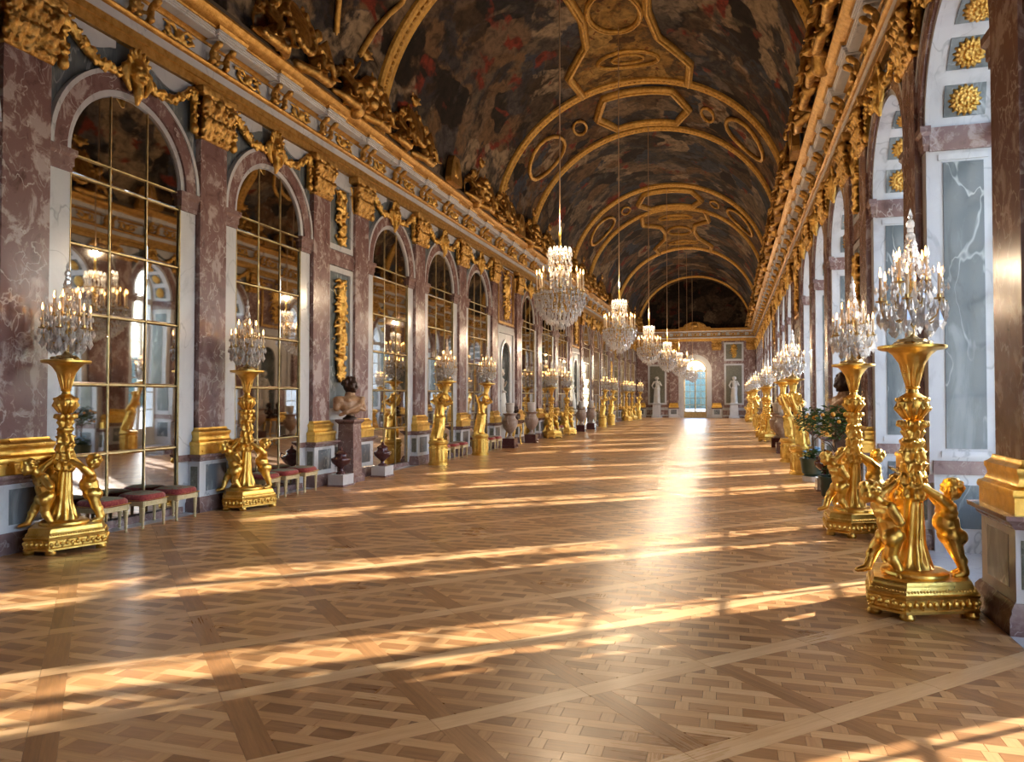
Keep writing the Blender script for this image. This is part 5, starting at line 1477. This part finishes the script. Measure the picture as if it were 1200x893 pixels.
for sx in (-1, 1):
    pe = pedestal((sx * 3.3, Y1 - .56, 0), 0, 1.25, 'white marble pedestal under the end wall statue, %s' % ('mirror side' if sx < 0 else 'window side'), None, .36, 'marble_white')
    o = place('statue', me_stat[0 if sx < 0 else 1], None, (sx * 3.3, Y1 - .56, 1.25), -PI / 2, 1.35)
    tag(o, 'white marble statue on pedestal against the end wall, %s' % ('mirror side' if sx < 0 else 'window side'), 'statue')
# orange trees in tubs on the window side
def leaf_cloud(c, r, n, seed, size=.05):
    mb = MB(); rnd = random.Random(seed)
    for _ in range(n):
        d = V((rnd.gauss(0, 1), rnd.gauss(0, 1), rnd.gauss(0, 1))).normalized() * (rnd.random() ** .4)
        p = V(c) + V((d.x * r[0], d.y * r[1], d.z * r[2])); a = rnd.uniform(0, 2 * PI); u = V((math.cos(a), math.sin(a), rnd.uniform(-.6, .6))).normalized(); w_ = u.cross(V((rnd.random(), rnd.random(), 1))).normalized(); L = size * rnd.uniform(.7, 1.4)
        mb.add([p - u * L, p + w_ * L * .4 + V((0, 0, L * .1)), p + u * L, p - w_ * L * .4 + V((0, 0, L * .1)), p + V((0, 0, -L * .12))], [(0, 1, 4), (1, 2, 4), (2, 3, 4), (3, 0, 4)])
    return mb
def orange_tree(x, yy, seed, label, hgt=1.0):
    t = tag(empty('orange_tree', (x, yy, 0)), label, 'potted tree')
    MB().lathe([(.19, 0), (.20, .10), (.17, .14), (.22, .18), (.25, .42), (.27, .46), (.27, .50), (.24, .50), (.235, .47), (0, .465)], 24, cap=False).build('tub', 'tub_green', t)
    MB().lathe([(.215, 0), (.215, .10), (.2, .11), (0, .112)], 20, cap=False).build('tub_foot', 'marble_white', t)
    tk = MB().tube([(0, 0, .45), (.02, .01, .75), (.0, .03, 1.0 * hgt + .1), (.02, 0, 1.3 * hgt + .1)], [.025, .02, .018, .012], 8); rnd = random.Random(seed)
    for k in range(8):
        a = rnd.uniform(0, 2 * PI); z = rnd.uniform(.85, 1.3) * hgt; tk.tube([(.01, .01, z), (.14 * math.cos(a), .14 * math.sin(a), z + .14), (.3 * math.cos(a), .3 * math.sin(a), z + .2)], [.012, .009, .005], 6)
    tk.build('trunk', 'bark', t)
    stuff(leaf_cloud((0, 0, 1.38 * hgt), (.38, .38, .30), 420, seed, .05).build('foliage', 'leaf', t, flat=True))
    stuff(leaf_cloud((0, 0, .58), (.22, .22, .12), 160, seed + 1, .045).build('low_leaves', 'leaf', t, flat=True))
    fm = MB().ell((0, 0, 0), .032, 8, 6).mesh('orange', 'fruit'); bmx = MB().ell((0, 0, 0), (.035, .035, .02), 7, 5).mesh('blossom', 'flower_blue')
    for k in range(9):
        a = rnd.uniform(0, 2 * PI); place('orange', fm, t, (.33 * math.cos(a), .33 * math.sin(a), 1.38 * hgt + rnd.uniform(-.2, .18)))
    for k in range(16):
        a = rnd.uniform(0, 2 * PI); r_ = rnd.uniform(.05, .22); place('blossom', bmx, t, (r_ * math.cos(a), r_ * math.sin(a), .66 + rnd.uniform(-.04, .06)))
orange_tree(4.62, 13.35, 3, 'small orange tree in a dark green tub with blue blossoms')
orange_tree(4.66, 17.3, 9, 'small orange tree in a dark green tub, second past the putti torchere', .95)

# ------------------------------------------------------------------ gilded stucco groups seated on the cornice
def stucco(seed, shield):
    mb = MB(); rnd = random.Random(seed)
    # local: +x toward the hall, base z = 0
    if shield:
        mt = Matrix.Rotation(R(-18), 3, 'Y')
        mb.ell((.05, 0, .72), (.10, .34, .52), 18, 12, mt)
        for k in range(22):
            a = 2 * PI * k / 22; p = mt @ V((.05, .38 * math.cos(a), .56 * math.sin(a))); mb.ell(V((.03, 0, .72)) + p, .075, 8, 6)
    else:
        mb.chain([(-.05, -.25, .05), (-.05, 0, .55), (-.02, .2, .85)], [.2, .22, .12])
        for k in range(10): mb.ell((rnd.uniform(-.05, .2), rnd.uniform(-.35, .35), rnd.uniform(.1, .9)), rnd.uniform(.09, .17), 9, 7)
    for s_ in (-1, 1):
        q = lambda x, yy, z: (x, s_ * yy, z)
        j = dict(hl=q(.02, .46, .22), hr=q(.02, .60, .22), kl=q(.20, .42, .26), kr=q(.20, .66, .24), al=q(.22, .40, .07), ar=q(.22, .74, .07), sl=q(-.02, .44, .50), sr=q(-.02, .63, .49),
                 el=q(.02, .34, .62), er=q(.06, .76, .40), wl=q(.05, .24, .80), wr=q(.14, .72, .28), head=q(.02, .54, .66), face=(1, s_ * .2, -.2), tl=q(.29, .40, .05), tr=q(.29, .76, .05))
        if s_ > 0: j['flip'] = (1, 0, 0)
        p = putto(j, seed + s_, True); mb.v_off = 0; mb.add([V(v) * 1.25 for v in p.v], p.f)
        mb.chain([q(-.1, .2, .1), q(.12, .5, .03), q(.10, 1.0, .04), q(-.05, 1.2, .1)], [.10, .10, .09, .05])
        for k in range(8):
            t = rnd.random(); mb.ell(q(rnd.uniform(-.05, .16), .3 + t * .9, rnd.uniform(.02, .16)), rnd.uniform(.05, .09), 7, 5)
        for k in range(4): mb.chain([q(-.08, .3 + .12 * k, .5), q(-.08, .45 + .18 * k, .95 - .1 * k), q(-.02, .52 + .2 * k, .88 - .12 * k)], [.05, .05, .03], 7)
    mb.ell((.05, 0, 1.32), (.10, .12, .14)); 
    for k in range(7):
        a = PI * k / 6; mb.chain([(.03, 0, 1.3), (.05, .2 * math.cos(a), 1.34 + .2 * math.sin(a)), (.09, .26 * math.cos(a), 1.33 + .22 * math.sin(a))], [.06, .05, .03], 6)
    return bake(mb, .024, 'gold_stucco', 'stucco_group', 1, .5)
me_st = [stucco(2, True), stucco(6, False)]
me_pel = MB().poly_prism([(-.42, 0), (.42, 0), (.46, .12), (.30, .62), (.18, .78), (-.18, .78), (-.30, .62), (-.46, .12)], -.08, .10).ell((.1, 0, .4), (.06, .18, .24)).mesh('stucco_tablet', 'gilt_cornice')
groups = [(4.2, 0), (8.0, 1), (11.85, 0), (14.6, 1), (16.9, 0), (19.0, 2), (20.2, 1), (22.6, 0), (24.9, 1), (27.0, 2), (29.0, 1), (31.3, 0), (34.5, 2), (37.0, 1), (39.5, 0), (42.0, 1), (45.5, 0), (49.0, 2), (53.3, 1), (57.5, 0), (62.0, 0), (65.8, 1)]
groups = [(4.2, 0), (8.0, 1), (11.85, 0), (14.47, 1), (17.1, 0), (19.9, 2), (22.3, 1), (24.95, 0), (26.9, 2), (28.9, 1), (31.6, 0), (34.2, 2), (36.8, 1), (39.5, 0), (42.2, 1), (45.5, 0), (49.0, 2), (53.3, 1), (57.5, 0), (62.0, 0), (65.8, 1)]
for sx in (-1, 1):
    sd = 'mirror' if sx < 0 else 'window'; cnt = {0: 0, 1: 0, 2: 0}
    for yy, k in groups[::-1]:
        lx = sx * (4.58 if k != 2 else 4.56); od = (ORD[cnt[k]] + ' ') if cnt[k] else 'first '; cnt[k] += 1
        o = place('stucco_tablet' if k == 2 else 'stucco_group', me_pel if k == 2 else me_st[k], None, (lx, yy, 7.85), 0 if sx < 0 else PI)
        tag(o, 'gilded stucco %s on the %s-side cornice, %s from the end wall' % (('putti with oval shield', 'putti with trophies', 'tablet')[k], sd, od.strip()), 'sculpture', 'stucco along the %s-side cornice' % sd)
